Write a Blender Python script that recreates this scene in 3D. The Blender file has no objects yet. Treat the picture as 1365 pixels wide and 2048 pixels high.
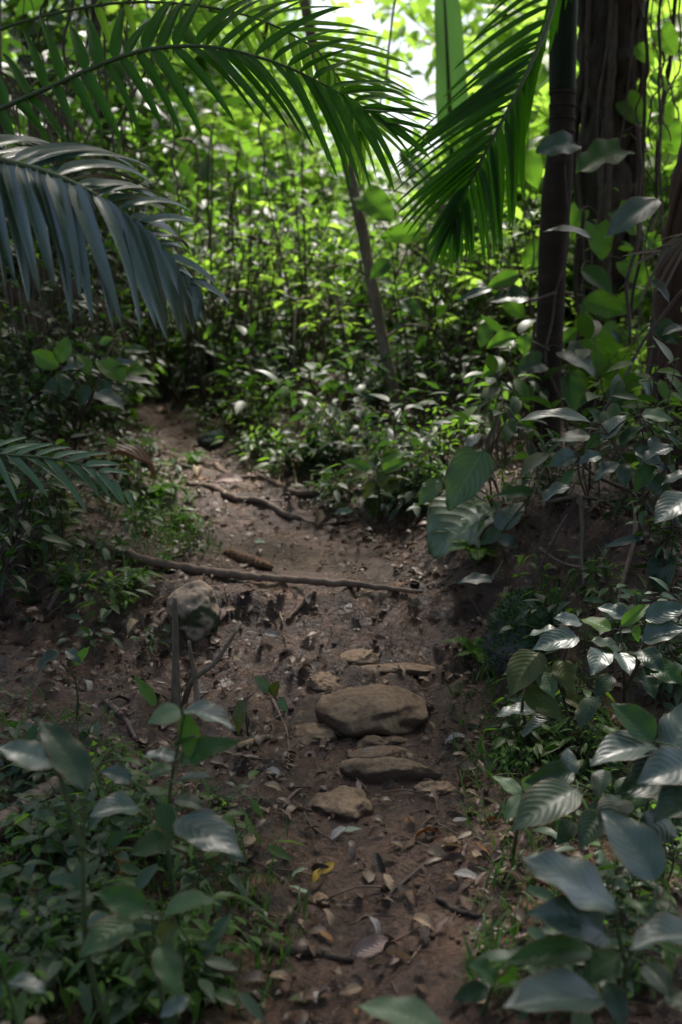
import bpy, bmesh, math, random
import numpy as np
from mathutils import Vector, noise as mn

random.seed(7)
R = np.random.default_rng(11)
SC = bpy.context.scene
COL = SC.collection
rad = math.radians

# ------------------------------------------------------------------ camera
FPX, CAMZ, PITCH = 2276.0, 1.5, rad(10)
CAM = np.array([0.0, 0.0, CAMZ])
FW = np.array([0, math.cos(PITCH), -math.sin(PITCH)])
UPV = np.array([0, math.sin(PITCH), math.cos(PITCH)])


def ray(px, py):
    return FW + np.array([1.0, 0, 0]) * ((px - 682.5) / FPX) + UPV * ((1024 - py) / FPX)


def P(px, py, Y):
    r = ray(px, py)
    return CAM + r * (Y / r[1])


# ------------------------------------------------------------------ terrain
PY = np.array([-60, -5, 0, 2.2, 2.8, 3.4, 3.75, 4.2, 4.42, 4.6, 5.6, 5.78, 5.95, 7.0, 7.8, 9.0, 12, 30, 200.])
PZ = np.array([-.4, -.1, -.02, 0, .03, .057, .11, .19, .28, .36, .42, .50, .57, .65, .73, .855, .95, 1.3, 6.0])
_c = [(775, 2048, 175), (785, 1750, 215), (760, 1550, 180), (750, 1440, 165), (740, 1310, 190), (655, 1180, 205),
      (580, 1080, 158), (490, 970, 95), (400, 900, 66), (350, 860, 50), (312, 800, 32)]
_cy = [2.2, 2.8, 3.4, 3.75, 4.2, 4.6, 5.5, 5.98, 7.0, 7.7, 8.8]
CX = np.array([P(a[0], a[1], y)[0] for a, y in zip(_c, _cy)])
HW = np.array([a[2] * y / FPX for a, y in zip(_c, _cy)])
CY = np.array(_cy)


def sst(a, b, x):
    t = min(1, max(0, (x - a) / (b - a)))
    return t * t * (3 - 2 * t)


def pathd(x, y):
    """signed distance from the path's middle and its half width"""
    return x - float(np.interp(y, CY, CX)), float(np.interp(y, CY, HW))


def ground(x, y):
    z = float(np.interp(y, PY, PZ))
    # soften the profile kinks a little
    z = .5 * z + .25 * (float(np.interp(y - .06, PY, PZ)) + float(np.interp(y + .06, PY, PZ)))
    d, hw = pathd(x, y)
    near = sst(1.2, 2.0, y) * (1 - sst(14, 22, y))
    r = max(0, d - hw - .03)
    l = max(0, -d - hw)
    bank = sst(3.3, 4.3, y) * (1 - .8 * sst(4.9, 6.2, y))
    z += near * (bank * .40 * sst(0, .55, r) + .05 * min(r, 4))
    z += near * (.09 * min(l, 5) + .16 * sst(4.6, 6, y) * sst(.1, .8, l))
    on = 1 - sst(.6, 1.25, abs(d) / max(hw, .05))
    z -= .022 * on * near
    p = Vector((x, y, 0))
    off = 1 - .55 * on
    z += .085 * off * mn.noise(p * .9 + Vector((3, 1, 0)))
    if abs(x) < 5 and -1 < y < 14:
        clod = sst(3.9, 4.15, y) * (1 - sst(4.62, 4.8, y))
        leftc = sst(.05, .4, -d - hw * .4) * (1 - sst(4.7, 5.2, y))
        z += .030 * off * mn.noise(p * 3.3)
        upc = sst(5.6, 5.8, y) * (1 - sst(7.2, 7.8, y))
        k = max(clod, .75 * leftc, .22, .6 * upc)
        z += .052 * k * mn.noise(p * 8 + Vector((0, 0, 4))) + .02 * k * mn.noise(p * 15 + Vector((5, 0, 4)))
        z += .030 * max(k, .3) * mn.noise(p * 21 + Vector((0, 0, 9)))
        z += .009 * mn.noise(p * 47)
    return z


def G(px, py, lift=0.0):
    r = ray(px, py)
    y, prev = 1.0, 1.0
    while y < 40:
        q = CAM + r * (y / r[1])
        if q[2] < ground(q[0], q[1]):
            a, b = prev, y
            for _ in range(14):
                m = .5 * (a + b)
                q = CAM + r * (m / r[1])
                if q[2] < ground(q[0], q[1]):
                    b = m
                else:
                    a = m
            q = CAM + r * (b / r[1])
            return np.array([q[0], q[1], ground(q[0], q[1]) + lift])
        prev = y
        y += .03 if y < 10 else .2
    q = CAM + r * (12 / r[1])
    return np.array([q[0], q[1], ground(q[0], q[1]) + lift])


def on_ground(x, y, lift=0.0):
    return np.array([x, y, ground(x, y) + lift])


# ------------------------------------------------------------------ mesh helpers
def unit(a):
    a = np.asarray(a, float)
    return a / np.maximum(np.linalg.norm(a, axis=-1, keepdims=True), 1e-9)


class MB:
    def __init__(s):
        s.v, s.q, s.uv, s.n = [], [], [], 0

    def add(s, V, Q, UV):
        s.v.append(V); s.q.append(Q + s.n); s.uv.append(UV); s.n += len(V)
        return s

    def mesh(s, name, mat):
        V, Q, UV = np.concatenate(s.v), np.concatenate(s.q), np.concatenate(s.uv)
        me = bpy.data.meshes.new(name)
        me.vertices.add(len(V)); me.vertices.foreach_set('co', V.astype(np.float32).ravel())
        me.loops.add(Q.size); me.loops.foreach_set('vertex_index', Q.astype(np.int32).ravel())
        me.polygons.add(len(Q))
        me.polygons.foreach_set('loop_start', np.arange(0, Q.size, 4, dtype=np.int32))
        me.polygons.foreach_set('use_smooth', np.ones(len(Q), bool))
        u = me.uv_layers.new(name='uv')
        u.data.foreach_set('uv', UV[Q.ravel()].astype(np.float32).ravel())
        me.update(calc_edges=True); me.validate()
        me.materials.append(mat)
        return me

    def build(s, name, mat, parent=None, origin=None):
        if origin is not None:
            s.v = [a - np.asarray(origin) for a in s.v]
        o = bpy.data.objects.new(name, s.mesh(name, mat))
        COL.objects.link(o)
        if origin is not None:
            o.location = origin
        if parent is not None:
            o.parent = parent
        return o


def tag(o, label=None, cat=None, group=None, kind=None):
    if label: o['label'] = label
    if cat: o['category'] = cat
    if group: o['group'] = group
    if kind: o['kind'] = kind
    return o


def empty(name, loc, label, cat, group=None, rz=0, sc=1):
    o = bpy.data.objects.new(name, None)
    COL.objects.link(o)
    o.location = loc; o.rotation_euler = (0, 0, rz); o.scale = (sc,) * 3
    o.empty_display_size = .05
    return tag(o, label, cat, group)


def copy_tree(o, parent=None):
    c = o.copy(); COL.objects.link(c)
    if parent is not None: c.parent = parent
    for ch in list(o.children): copy_tree(ch, c)
    return c


def spline(pts, n):
    p = np.asarray(pts, float)
    if len(p) == 2:
        t = np.linspace(0, 1, n)[:, None]
        return p[0] * (1 - t) + p[1] * t
    e = np.vstack([2 * p[0] - p[1], p, 2 * p[-1] - p[-2]])
    out = []
    for t in np.linspace(0, len(p) - 1 - 1e-9, n):
        i = int(t); f = t - i
        a, b, c, d = e[i], e[i + 1], e[i + 2], e[i + 3]
        out.append(.5 * (2 * b + (c - a) * f + (2 * a - 5 * b + 4 * c - d) * f * f + (3 * b - a - 3 * c + d) * f ** 3))
    return np.array(out)


def tube(mb, pts, r, n=12, sides=8, rough=0.0, freq=9.0, flat=1.0):
    """a round, tapered limb through pts; the ends are drawn to a point"""
    c = spline(pts, n)
    rr = np.interp(np.linspace(0, 1, n), np.linspace(0, 1, len(r)), r) if hasattr(r, '__len__') else np.full(n, r)
    c = np.vstack([c[:1] - (c[1] - c[0]) * 1e-3, c, c[-1:] + (c[-1] - c[-2]) * 1e-3])
    rr = np.concatenate([[1e-5], rr, [1e-5]])
    t = unit(np.gradient(c, axis=0))
    ref = np.array([.31, .17, .93]) if abs(t[len(t) // 2][2]) < .8 else np.array([.93, .31, .1])
    a = unit(np.cross(t, ref)); b = np.cross(t, a)
    th = np.linspace(0, 2 * np.pi, sides, endpoint=False)
    V = c[:, None] + rr[:, None, None] * (np.cos(th)[None, :, None] * a[:, None] + flat * np.sin(th)[None, :, None] * b[:, None])
    if rough:
        for i in range(1, len(c) - 1):
            for j in range(sides):
                k = mn.noise(Vector(V[i, j]) * freq) + .5 * mn.noise(Vector(V[i, j]) * freq * 2.7)
                V[i, j] += (V[i, j] - c[i]) * rough * k
    N = len(c)
    ln = np.concatenate([[0], np.cumsum(np.linalg.norm(np.diff(c, axis=0), axis=1))])
    UV = np.stack(np.broadcast_arrays(th[None] / (2 * np.pi), ln[:, None]), -1).reshape(-1, 2)
    i, j = np.meshgrid(np.arange(N - 1), np.arange(sides), indexing='ij')
    k = (j + 1) % sides
    Q = np.stack([i * sides + j, i * sides + k, (i + 1) * sides + k, (i + 1) * sides + j], -1).reshape(-1, 4)
    return mb.add(V.reshape(-1, 3), Q, UV)


def pr_ell(v): return np.sin(np.pi * np.clip(v, 0, 1) ** .82) ** .8
def pr_acum(v): return np.sin(np.pi * np.clip(v, 0, 1) ** .72) ** .85 * (1 - .35 * np.clip((v - .72) / .28, 0, 1))
def pr_ov(v): return np.sin(np.pi * np.clip(v, 0, 1) ** .62) ** .7
def pr_lance(v): return np.sin(np.pi * np.clip(v, 0, 1) ** .7) ** 1.15
def pr_heart(v): return np.maximum(.0, np.sqrt(np.clip(1 - v, 0, 1)) * (0.62 + 1.0 * v ** .6 - .55 * v ** 2)) * .98
def pr_palm(v): return np.minimum(1, .30 + v * 6) * np.clip(1 - v, 0, 1) ** .55
def pr_broad(v): return np.minimum(1, (v * 5) ** .6) * np.clip(1 - v ** 3.2, 0, 1) ** .7


def leaves(mb, pos, dr, nrm, L, W, droop=.5, fold=.25, prof=pr_ell, nv=6, nu=2, heart=0.0, wave=0.0, twist=0.0):
    """N leaf blades; each arches from pos along dr (the chord) and folds along its midrib"""
    pos, dr, nrm = (np.atleast_2d(np.asarray(a, float)) for a in (pos, dr, nrm))
    N = len(pos)
    L, W, droop, fold, twist = (np.broadcast_to(np.asarray(a, float), (N,)) for a in (L, W, droop, fold, twist))
    a = np.where(np.abs(droop) < .02, .02, droop)
    d = unit(dr); n = unit(nrm - (nrm * d).sum(1, keepdims=True) * d)
    d0 = np.cos(a / 2)[:, None] * d + np.sin(a / 2)[:, None] * n
    n0 = np.cos(a / 2)[:, None] * n - np.sin(a / 2)[:, None] * d
    s = np.cross(d0, n0)
    La = L * (a / 2) / np.sin(a / 2)
    v = np.linspace(0, 1, nv + 1); u = np.linspace(-1, 1, nu + 1)
    w = prof(v)
    av = a[:, None] * v[None]
    al = (La / a)[:, None] * np.sin(av); dz = -(La / a)[:, None] * (1 - np.cos(av))
    tx, tz = np.sin(av), np.cos(av)                     # local normal of the arc
    x = (W / 2)[:, None, None] * w[None, :, None] * u[None, None, :]
    up = fold[:, None, None] * np.abs(x)
    if wave:
        ph = R.random(N) * 6.28
        up = up + wave * W[:, None, None] * (np.abs(u) ** 1.5)[None, None] * np.sin(v[None, :, None] * 15 + ph[:, None, None] + u[None, None] * 2)
    tw = twist[:, None] * v[None]
    X = x * np.cos(tw)[..., None] - up * np.sin(tw)[..., None]
    Z = x * np.sin(tw)[..., None] + up * np.cos(tw)[..., None]
    A = al[..., None] + Z * tx[..., None] - heart * L[:, None, None] * np.abs(u)[None, None] ** 1.3 * ((1 - v) ** 5)[None, :, None]
    ZZ = dz[..., None] + Z * tz[..., None]
    V = pos[:, None, None] + X[..., None] * s[:, None, None] + A[..., None] * d0[:, None, None] + ZZ[..., None] * n0[:, None, None]
    nvv, nuu = nv + 1, nu + 1
    UV = np.broadcast_to(np.stack(np.meshgrid(v, (u + 1) / 2, indexing='ij'), -1)[None, :, :, ::-1], (N, nvv, nuu, 2)).reshape(-1, 2)
    i, j = np.meshgrid(np.arange(nv), np.arange(nu), indexing='ij')
    q = np.stack([i * nuu + j, (i + 1) * nuu + j, (i + 1) * nuu + j + 1, i * nuu + j + 1], -1).reshape(-1, 4)
    Q = (q[None] + (np.arange(N) * nvv * nuu)[:, None, None]).reshape(-1, 4)
    return mb.add(V.reshape(-1, 3), Q, UV)


# ------------------------------------------------------------------ materials
def mat_new(name):
    m = bpy.data.materials.new(name); m.use_nodes = True
    nt = m.node_tree; nt.nodes.clear()
    return m, nt, (lambda t, **k: _node(nt, t, **k))


def _node(nt, t, **k):
    n = nt.nodes.new(t)
    for a, b in k.items():
        if a.startswith('in_'):
            key = a[3:]
            n.inputs[int(key) if key.isdigit() else key.replace('_', ' ')].default_value = b
        else:
            setattr(n, a, b)
    return n


def ramp(nt, src, stops):
    n = nt.nodes.new('ShaderNodeValToRGB')
    e = n.color_ramp.elements
    while len(e) < len(stops): e.new(.5)
    for el, (p, c) in zip(e, stops):
        el.position = p; el.color = (*c, 1) if len(c) == 3 else c
    nt.links.new(src, n.inputs[0])
    return n.outputs[0]


def math_(nt, op, a, b=None, c=None):
    n = nt.nodes.new('ShaderNodeMath'); n.operation = op
    for i, x in enumerate((a, b, c)):
        if x is None: continue
        if hasattr(x, 'links'): nt.links.new(x, n.inputs[i])
        else: n.inputs[i].default_value = x
    return n.outputs[0]


def mixc(nt, f, a, b, bt='MIX'):
    n = nt.nodes.new('ShaderNodeMix'); n.data_type = 'RGBA'; n.blend_type = bt
    for i, x in ((0, f), (6, a), (7, b)):
        if hasattr(x, 'links'): nt.links.new(x, n.inputs[i])
        else: n.inputs[i].default_value = (*x, 1) if isinstance(x, tuple) else x
    return n.outputs[2]


def leaf_mat(name, c1, c2, tcol, trans=.35, rough=.38, spec=.5, veins=0, dry=None, bump=.2, wax=0.0, vc=.32):
    m, nt, N = mat_new(name)
    lk = nt.links.new
    geo = N('ShaderNodeNewGeometry'); oi = N('ShaderNodeObjectInfo'); uv = N('ShaderNodeUVMap'); tc = N('ShaderNodeTexCoord')
    nz = N('ShaderNodeTexNoise', in_Scale=9.0, in_Detail=4.0); lk(tc.outputs['Object'], nz.inputs['Vector'])
    rnd = math_(nt, 'FRACT', math_(nt, 'ADD', geo.outputs['Random Per Island'], oi.outputs['Random']))
    f = math_(nt, 'ADD', math_(nt, 'MULTIPLY', rnd, .75), math_(nt, 'MULTIPLY', nz.outputs[0], .35))
    col = mixc(nt, f, c1, c2)
    sp = N('ShaderNodeSeparateXYZ'); lk(uv.outputs[0], sp.inputs[0])
    au = math_(nt, 'ABSOLUTE', math_(nt, 'SUBTRACT', sp.outputs[0], .5))
    height = None
    if veins:
        mid = math_(nt, 'LESS_THAN', au, .022)
        ph = math_(nt, 'SUBTRACT', math_(nt, 'MULTIPLY', sp.outputs[1], float(veins)), math_(nt, 'MULTIPLY', math_(nt, 'POWER', au, 1.5), veins * 1.0))
        w = math_(nt, 'SINE', math_(nt, 'MULTIPLY', ph, 6.2832))
        side = math_(nt, 'POWER', math_(nt, 'MULTIPLY_ADD', w, .5, .5), 10.0)
        vein = math_(nt, 'MAXIMUM', mid, math_(nt, 'MULTIPLY', side, .55))
        col = mixc(nt, math_(nt, 'MULTIPLY', vein, vc), col, tuple(min(1, x * 1.7 + .02) for x in c2))
        height = math_(nt, 'SUBTRACT', math_(nt, 'MULTIPLY', math_(nt, 'ABSOLUTE', math_(nt, 'SINE', math_(nt, 'MULTIPLY', ph, 3.1416))), 1.0), math_(nt, 'MULTIPLY', mid, 1.2))
    # blemishes: brown flecks and paler patches
    n2 = N('ShaderNodeTexNoise', in_Scale=38.0, in_Detail=3.0); lk(tc.outputs['Object'], n2.inputs['Vector'])
    fl = ramp(nt, n2.outputs[0], [(.66, (0, 0, 0)), (.74, (1, 1, 1))])
    col = mixc(nt, math_(nt, 'MULTIPLY', fl, .5), col, dry or (.11, .085, .03))
    ed = math_(nt, 'MULTIPLY', math_(nt, 'GREATER_THAN', math_(nt, 'MULTIPLY_ADD', nz.outputs[0], .16, au), .525), .7)
    col = mixc(nt, ed, col, dry or (.10, .07, .03))
    pb = N('ShaderNodeBsdfPrincipled', in_Roughness=rough)
    pb.inputs['Specular IOR Level'].default_value = spec
    if wax:
        pb.inputs['Coat Weight'].default_value = wax; pb.inputs['Coat Roughness'].default_value = .28
    rg = math_(nt, 'MULTIPLY_ADD', nz.outputs[0], .22, rough - .1)
    lk(rg, pb.inputs['Roughness'])
    lk(col, pb.inputs['Base Color'])
    bp = N('ShaderNodeBump', in_Strength=bump, in_Distance=.004)
    hh = math_(nt, 'MULTIPLY', n2.outputs[0], .35)
    if height is not None: hh = math_(nt, 'ADD', hh, height)
    lk(hh, bp.inputs['Height']); lk(bp.outputs[0], pb.inputs['Normal'])
    tr = N('ShaderNodeBsdfTranslucent')
    lk(mixc(nt, .55, mixc(nt, 1.0, col, tuple(x * 4 for x in tcol), 'MULTIPLY'), tcol), tr.inputs[0])
    mx = N('ShaderNodeMixShader', in_0=trans); lk(pb.outputs[0], mx.inputs[1]); lk(tr.outputs[0], mx.inputs[2])
    out = N('ShaderNodeOutputMaterial'); lk(mx.outputs[0], out.inputs[0])
    return m


def solid_mat(name, stops, scale=6.0, rough=.8, bump=.5, dist=.01, stretch=None, spec=.3, detail=8.0, extra=None, rrange=.25):
    """noise-coloured wood, stone or earth"""
    m, nt, N = mat_new(name); lk = nt.links.new
    tc = N('ShaderNodeTexCoord'); mp = N('ShaderNodeMapping')
    lk(tc.outputs['Object'], mp.inputs[0])
    if stretch: mp.inputs['Scale'].default_value = stretch
    n1 = N('ShaderNodeTexNoise', in_Scale=scale, in_Detail=detail, in_Roughness=.65); lk(mp.outputs[0], n1.inputs['Vector'])
    n2 = N('ShaderNodeTexNoise', in_Scale=scale * 7, in_Detail=5.0); lk(mp.outputs[0], n2.inputs['Vector'])
    f = math_(nt, 'MULTIPLY_ADD', n2.outputs[0], .35, math_(nt, 'MULTIPLY', n1.outputs[0], .65))
    col = ramp(nt, f, stops)
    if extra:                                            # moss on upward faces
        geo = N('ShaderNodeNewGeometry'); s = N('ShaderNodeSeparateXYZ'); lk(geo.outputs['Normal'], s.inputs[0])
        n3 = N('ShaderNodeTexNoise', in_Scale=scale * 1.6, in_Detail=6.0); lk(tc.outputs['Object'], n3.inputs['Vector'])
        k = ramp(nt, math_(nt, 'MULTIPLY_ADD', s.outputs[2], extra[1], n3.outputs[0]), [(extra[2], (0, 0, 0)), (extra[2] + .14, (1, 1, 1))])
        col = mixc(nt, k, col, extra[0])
    pb = N('ShaderNodeBsdfPrincipled'); pb.inputs['Specular IOR Level'].default_value = spec
    lk(col, pb.inputs['Base Color']); lk(math_(nt, 'MULTIPLY_ADD', n1.outputs[0], rrange * 2, rough - rrange), pb.inputs['Roughness'])
    bp = N('ShaderNodeBump', in_Strength=bump, in_Distance=dist); lk(f, bp.inputs['Height']); lk(bp.outputs[0], pb.inputs['Normal'])
    out = N('ShaderNodeOutputMaterial'); lk(pb.outputs[0], out.inputs[0])
    return m


def earth_mat():
    """trodden mud on the path, darker rotting litter beside it; which is which follows the path's edge stored on the mesh"""
    m, nt, N = mat_new('earth'); lk = nt.links.new
    tc = N('ShaderNodeTexCoord'); at = N('ShaderNodeAttribute', attribute_name='trodden')
    def nz(s, d=6.0, r=.6):
        n = N('ShaderNodeTexNoise', in_Scale=s, in_Detail=d, in_Roughness=r); lk(tc.outputs['Object'], n.inputs['Vector']); return n.outputs[0]
    a, b, c, e = nz(2.2), nz(11, 8, .7), nz(60, 5), nz(170, 3)
    mud = ramp(nt, math_(nt, 'MULTIPLY_ADD', a, .5, math_(nt, 'MULTIPLY', b, .5)),
               [(.30, (.024, .0125, .008)), (.44, (.060, .033, .0215)), (.56, (.115, .068, .046)), (.72, (.20, .127, .09))])
    lit = ramp(nt, b, [(.30, (.016, .0075, .0045)), (.43, (.048, .025, .015)), (.57, (.112, .061, .038)), (.72, (.22, .135, .09))])
    edge = math_(nt, 'ADD', at.outputs['Fac'], math_(nt, 'MULTIPLY', math_(nt, 'SUBTRACT', b, .5), 1.1))
    k = ramp(nt, edge, [(.35, (0, 0, 0)), (.62, (1, 1, 1))])
    col = mixc(nt, k, lit, mud)
    # crumbs, grit and bits of leaf
    vo = N('ShaderNodeTexVoronoi', in_Scale=34.0); lk(tc.outputs['Object'], vo.inputs['Vector'])
    sp = N('ShaderNodeSeparateColor'); lk(vo.outputs['Color'], sp.inputs[0])
    bit = math_(nt, 'MULTIPLY', math_(nt, 'GREATER_THAN', sp.outputs[0], .86), math_(nt, 'LESS_THAN', vo.outputs['Distance'], .33))
    bitc = mixc(nt, sp.outputs[1], (.07, .042, .028), (.26, .19, .135))
    col = mixc(nt, math_(nt, 'MULTIPLY', bit, .75), col, bitc)
    col = mixc(nt, .85, col, ramp(nt, c, [(.32, (.42, .38, .35)), (.66, (1.35, 1.3, 1.25))]), 'MULTIPLY')
    col = mixc(nt, .8, col, ramp(nt, nz(4.5, 8, .7), [(.38, (.42, .37, .34)), (.56, (1.12, 1.1, 1.08))]), 'MULTIPLY')
    pb = N('ShaderNodeBsdfPrincipled'); lk(col, pb.inputs['Base Color'])
    pb.inputs['Specular IOR Level'].default_value = .42
    wet = ramp(nt, math_(nt, 'ADD', math_(nt, 'MULTIPLY', nz(5), .6), math_(nt, 'MULTIPLY', c, .4)), [(.43, (.17, .17, .17)), (.60, (.62, .62, .62))])
    lk(wet, pb.inputs['Roughness'])
    h = math_(nt, 'ADD', math_(nt, 'MULTIPLY', b, .9), math_(nt, 'ADD', math_(nt, 'MULTIPLY', c, .35), math_(nt, 'MULTIPLY', e, .12)))
    h = math_(nt, 'ADD', h, math_(nt, 'MULTIPLY', bit, .15))
    bp = N('ShaderNodeBump', in_Strength=.9, in_Distance=.035); lk(h, bp.inputs['Height']); lk(bp.outputs[0], pb.inputs['Normal'])
    out = N('ShaderNodeOutputMaterial'); lk(pb.outputs[0], out.inputs[0])
    return m


M = {}
M['earth'] = earth_mat()
BL = dict(dry=(.13, .10, .04))
M['dark'] = leaf_mat('leaf_dark', (.012, .032, .014), (.024, .056, .022), (.07, .17, .02), .24, .40, .45, 9, wax=.12)
M['mid'] = leaf_mat('leaf_mid', (.022, .060, .020), (.042, .095, .030), (.13, .30, .025), .36, .42, .42, 8)
M['bright'] = leaf_mat('leaf_bright', (.060, .135, .022), (.105, .20, .030), (.24, .46, .04), .45, .42, .45, 9)
M['silver'] = leaf_mat('leaf_silver_sheen', (.034, .062, .050), (.060, .094, .076), (.07, .17, .03), .2, .38, .6, 8, wax=.4)  # grey-blue sky sheen put into the leaf colour, besides the wax coat
M['olive'] = leaf_mat('leaf_olive', (.050, .075, .018), (.085, .10, .022), (.16, .22, .02), .35, .45, .45, 9)
M['pale'] = leaf_mat('leaf_pale', (.10, .16, .085), (.15, .21, .11), (.16, .28, .06), .3, .45, .5, 10)
M['arum'] = leaf_mat('leaf_arum', (.065, .115, .045), (.095, .155, .065), (.18, .33, .06), .3, .42, .5, 8, wax=.1, bump=.6, vc=.6)
M['arum_pale'] = leaf_mat('leaf_arum_pale', (.11, .16, .095), (.16, .21, .135), (.16, .28, .07), .25, .40, .6, 8, wax=.3, bump=.6, vc=.5)
M['yellow'] = leaf_mat('leaf_yellow', (.42, .27, .015), (.5, .36, .03), (.6, .4, .03), .35, .5, .4, 8)
M['frond'] = leaf_mat('palm_frond_green', (.015, .048, .010), (.028, .085, .012), (.13, .42, .014), .54, .46, .32, bump=.1)
M['frond_sheen'] = leaf_mat('palm_frond_sheen', (.044, .080, .054), (.072, .116, .084), (.05, .15, .03), .14, .30, .8, wax=.8, bump=.1)  # silvery sky sheen put into the leaflet colour
M['frond_pale'] = leaf_mat('palm_frond_pale', (.10, .17, .11), (.15, .23, .14), (.12, .28, .05), .3, .36, .6, bump=.1)
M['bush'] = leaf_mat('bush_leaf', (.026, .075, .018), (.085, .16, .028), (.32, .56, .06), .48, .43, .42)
M['bush_dark'] = leaf_mat('bush_leaf_dark', (.014, .036, .012), (.036, .080, .024), (.10, .24, .02), .32, .42, .45)  # dark green; also stands in for shade in left crowns and thicket gaps
M['bush_grey'] = leaf_mat('bush_leaf_grey', (.022, .054, .026), (.050, .098, .048), (.12, .27, .04), .32, .44, .45)
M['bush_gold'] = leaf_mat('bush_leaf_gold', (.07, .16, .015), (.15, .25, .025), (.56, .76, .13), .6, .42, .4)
M['shade_canopy'] = leaf_mat('shade_canopy_leaf', (.020, .060, .012), (.06, .13, .022), (.20, .40, .03), .38, .4, .5)  # leaves of the unseen overhead clumps that shade the path
M['banana'] = leaf_mat('banana_leaf', (.05, .11, .04), (.08, .15, .055), (.12, .25, .07), .3, .45, .4, 30, bump=.5, vc=.5)
M['fern'] = leaf_mat('fern_leaf', (.05, .13, .02), (.09, .19, .025), (.2, .4, .03), .4, .5, .3)
M['grass'] = leaf_mat('grass_blade', (.04, .11, .02), (.08, .17, .03), (.16, .32, .03), .35, .5, .35)
M['moss'] = leaf_mat('moss', (.03, .07, .024), (.06, .11, .035), (.05, .12, .02), .2, .75, .2)
DRY = {'tan': ((.26, .175, .105), (.38, .27, .17)), 'brown': ((.085, .045, .027), (.15, .083, .048)),
       'rust': ((.19, .082, .028), (.27, .125, .042)), 'yellow': ((.40, .24, .02), (.50, .33, .04)),
       'grey': ((.27, .24, .215), (.39, .355, .33)), 'dark brown': ((.035, .021, .015), (.065, .04, .028)),
       'pale green': ((.24, .30, .21), (.32, .38, .27)), 'pinkish': ((.25, .165, .14), (.33, .23, .20))}
for k, (a, b) in DRY.items():
    M[k] = leaf_mat('dry_leaf_' + k.replace(' ', '_'), a, b, b, .12, .5, .4, 8, dry=(.05, .03, .02), bump=.5)
M['litter'] = leaf_mat('litter', (.026, .015, .010), (.22, .145, .10), (.15, .09, .05), .08, .45, .45, bump=.5)
M['strand'] = leaf_mat('dead_leaflet', (.085, .060, .042), (.20, .155, .115), (.15, .10, .06), .2, .6, .3)
M['stem'] = solid_mat('green_stem', [(.3, (.035, .055, .02)), (.7, (.09, .12, .045))], 20, .5, .2, .002)
M['stem_brown'] = solid_mat('woody_stem', [(.3, (.03, .022, .015)), (.7, (.11, .085, .06))], 25, .75, .5, .004)
M['bark'] = solid_mat('bark', [(.25, (.014, .010, .008)), (.5, (.045, .033, .025)), (.75, (.10, .08, .062))], 7, .85, 1.0, .02, (1, 1, .22))
M['bark_red'] = solid_mat('bark_red', [(.25, (.020, .010, .007)), (.5, (.065, .036, .024)), (.75, (.12, .075, .05))], 6, .85, 1.0, .02, (1, 1, .2))
M['bark_grey'] = solid_mat('bark_grey', [(.3, (.06, .044, .030)), (.5, (.17, .13, .092)), (.72, (.32, .265, .20))], 9, .8, .7, .008, (1, 1, .3))
M['palm_bark'] = solid_mat('palm_bark', [(.3, (.012, .008, .006)), (.55, (.040, .027, .019)), (.75, (.095, .068, .05))], 12, .85, 1.0, .012, (.5, .5, 1.6))
M['crownshaft'] = solid_mat('crownshaft', [(.3, (.008, .013, .006)), (.7, (.022, .034, .013))], 5, .6, .2, .003, (1, 1, .15), .15)
M['root'] = solid_mat('root_wood', [(.3, (.07, .045, .032)), (.5, (.15, .102, .074)), (.72, (.25, .18, .135))], 11, .75, .8, .008)
M['vine'] = solid_mat('vine_wood', [(.3, (.035, .026, .02)), (.7, (.15, .118, .092))], 15, .8, .7, .006)
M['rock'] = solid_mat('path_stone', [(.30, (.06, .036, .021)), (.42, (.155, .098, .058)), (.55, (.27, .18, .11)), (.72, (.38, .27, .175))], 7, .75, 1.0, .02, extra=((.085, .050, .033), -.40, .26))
M['rock_mossy'] = solid_mat('mossy_stone', [(.28, (.14, .10, .075)), (.5, (.29, .215, .16)), (.72, (.42, .33, .25))], 6, .85, .9, .012, extra=((.055, .066, .030), -.22, .42))
M['rock_green'] = solid_mat('green_boulder', [(.28, (.022, .025, .022)), (.5, (.055, .058, .05)), (.72, (.11, .115, .10))], 6, .85, 1.0, .015, extra=((.028, .058, .034), .3, .60))
M['wood'] = solid_mat('rotten_wood', [(.3, (.05, .03, .018)), (.5, (.15, .085, .045)), (.72, (.30, .18, .10))], 9, .85, 1.0, .012, (.5, 2, 2))
M['crumb'] = solid_mat('soil_crumb', [(.3, (.03, .018, .012)), (.55, (.09, .055, .038)), (.75, (.17, .11, .078))], 30, .8, .8, .004)
M['chip'] = solid_mat('fresh_wood', [(.3, (.22, .14, .08)), (.7, (.42, .30, .19))], 14, .7, .6, .004, (.3, 2, 2))

# ------------------------------------------------------------------ ground and path
def lines(lo, a, b, hi, step, grow=1.16):
    mid = list(np.arange(a, b + step / 2, step))
    s, x, left = step, a, []
    while x > lo:
        s *= grow; x -= s; left.append(x)
    s, x, right = step, mid[-1], []
    while x < hi:
        s *= grow; x += s; right.append(x)
    return np.array(left[::-1] + mid + right)


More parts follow.
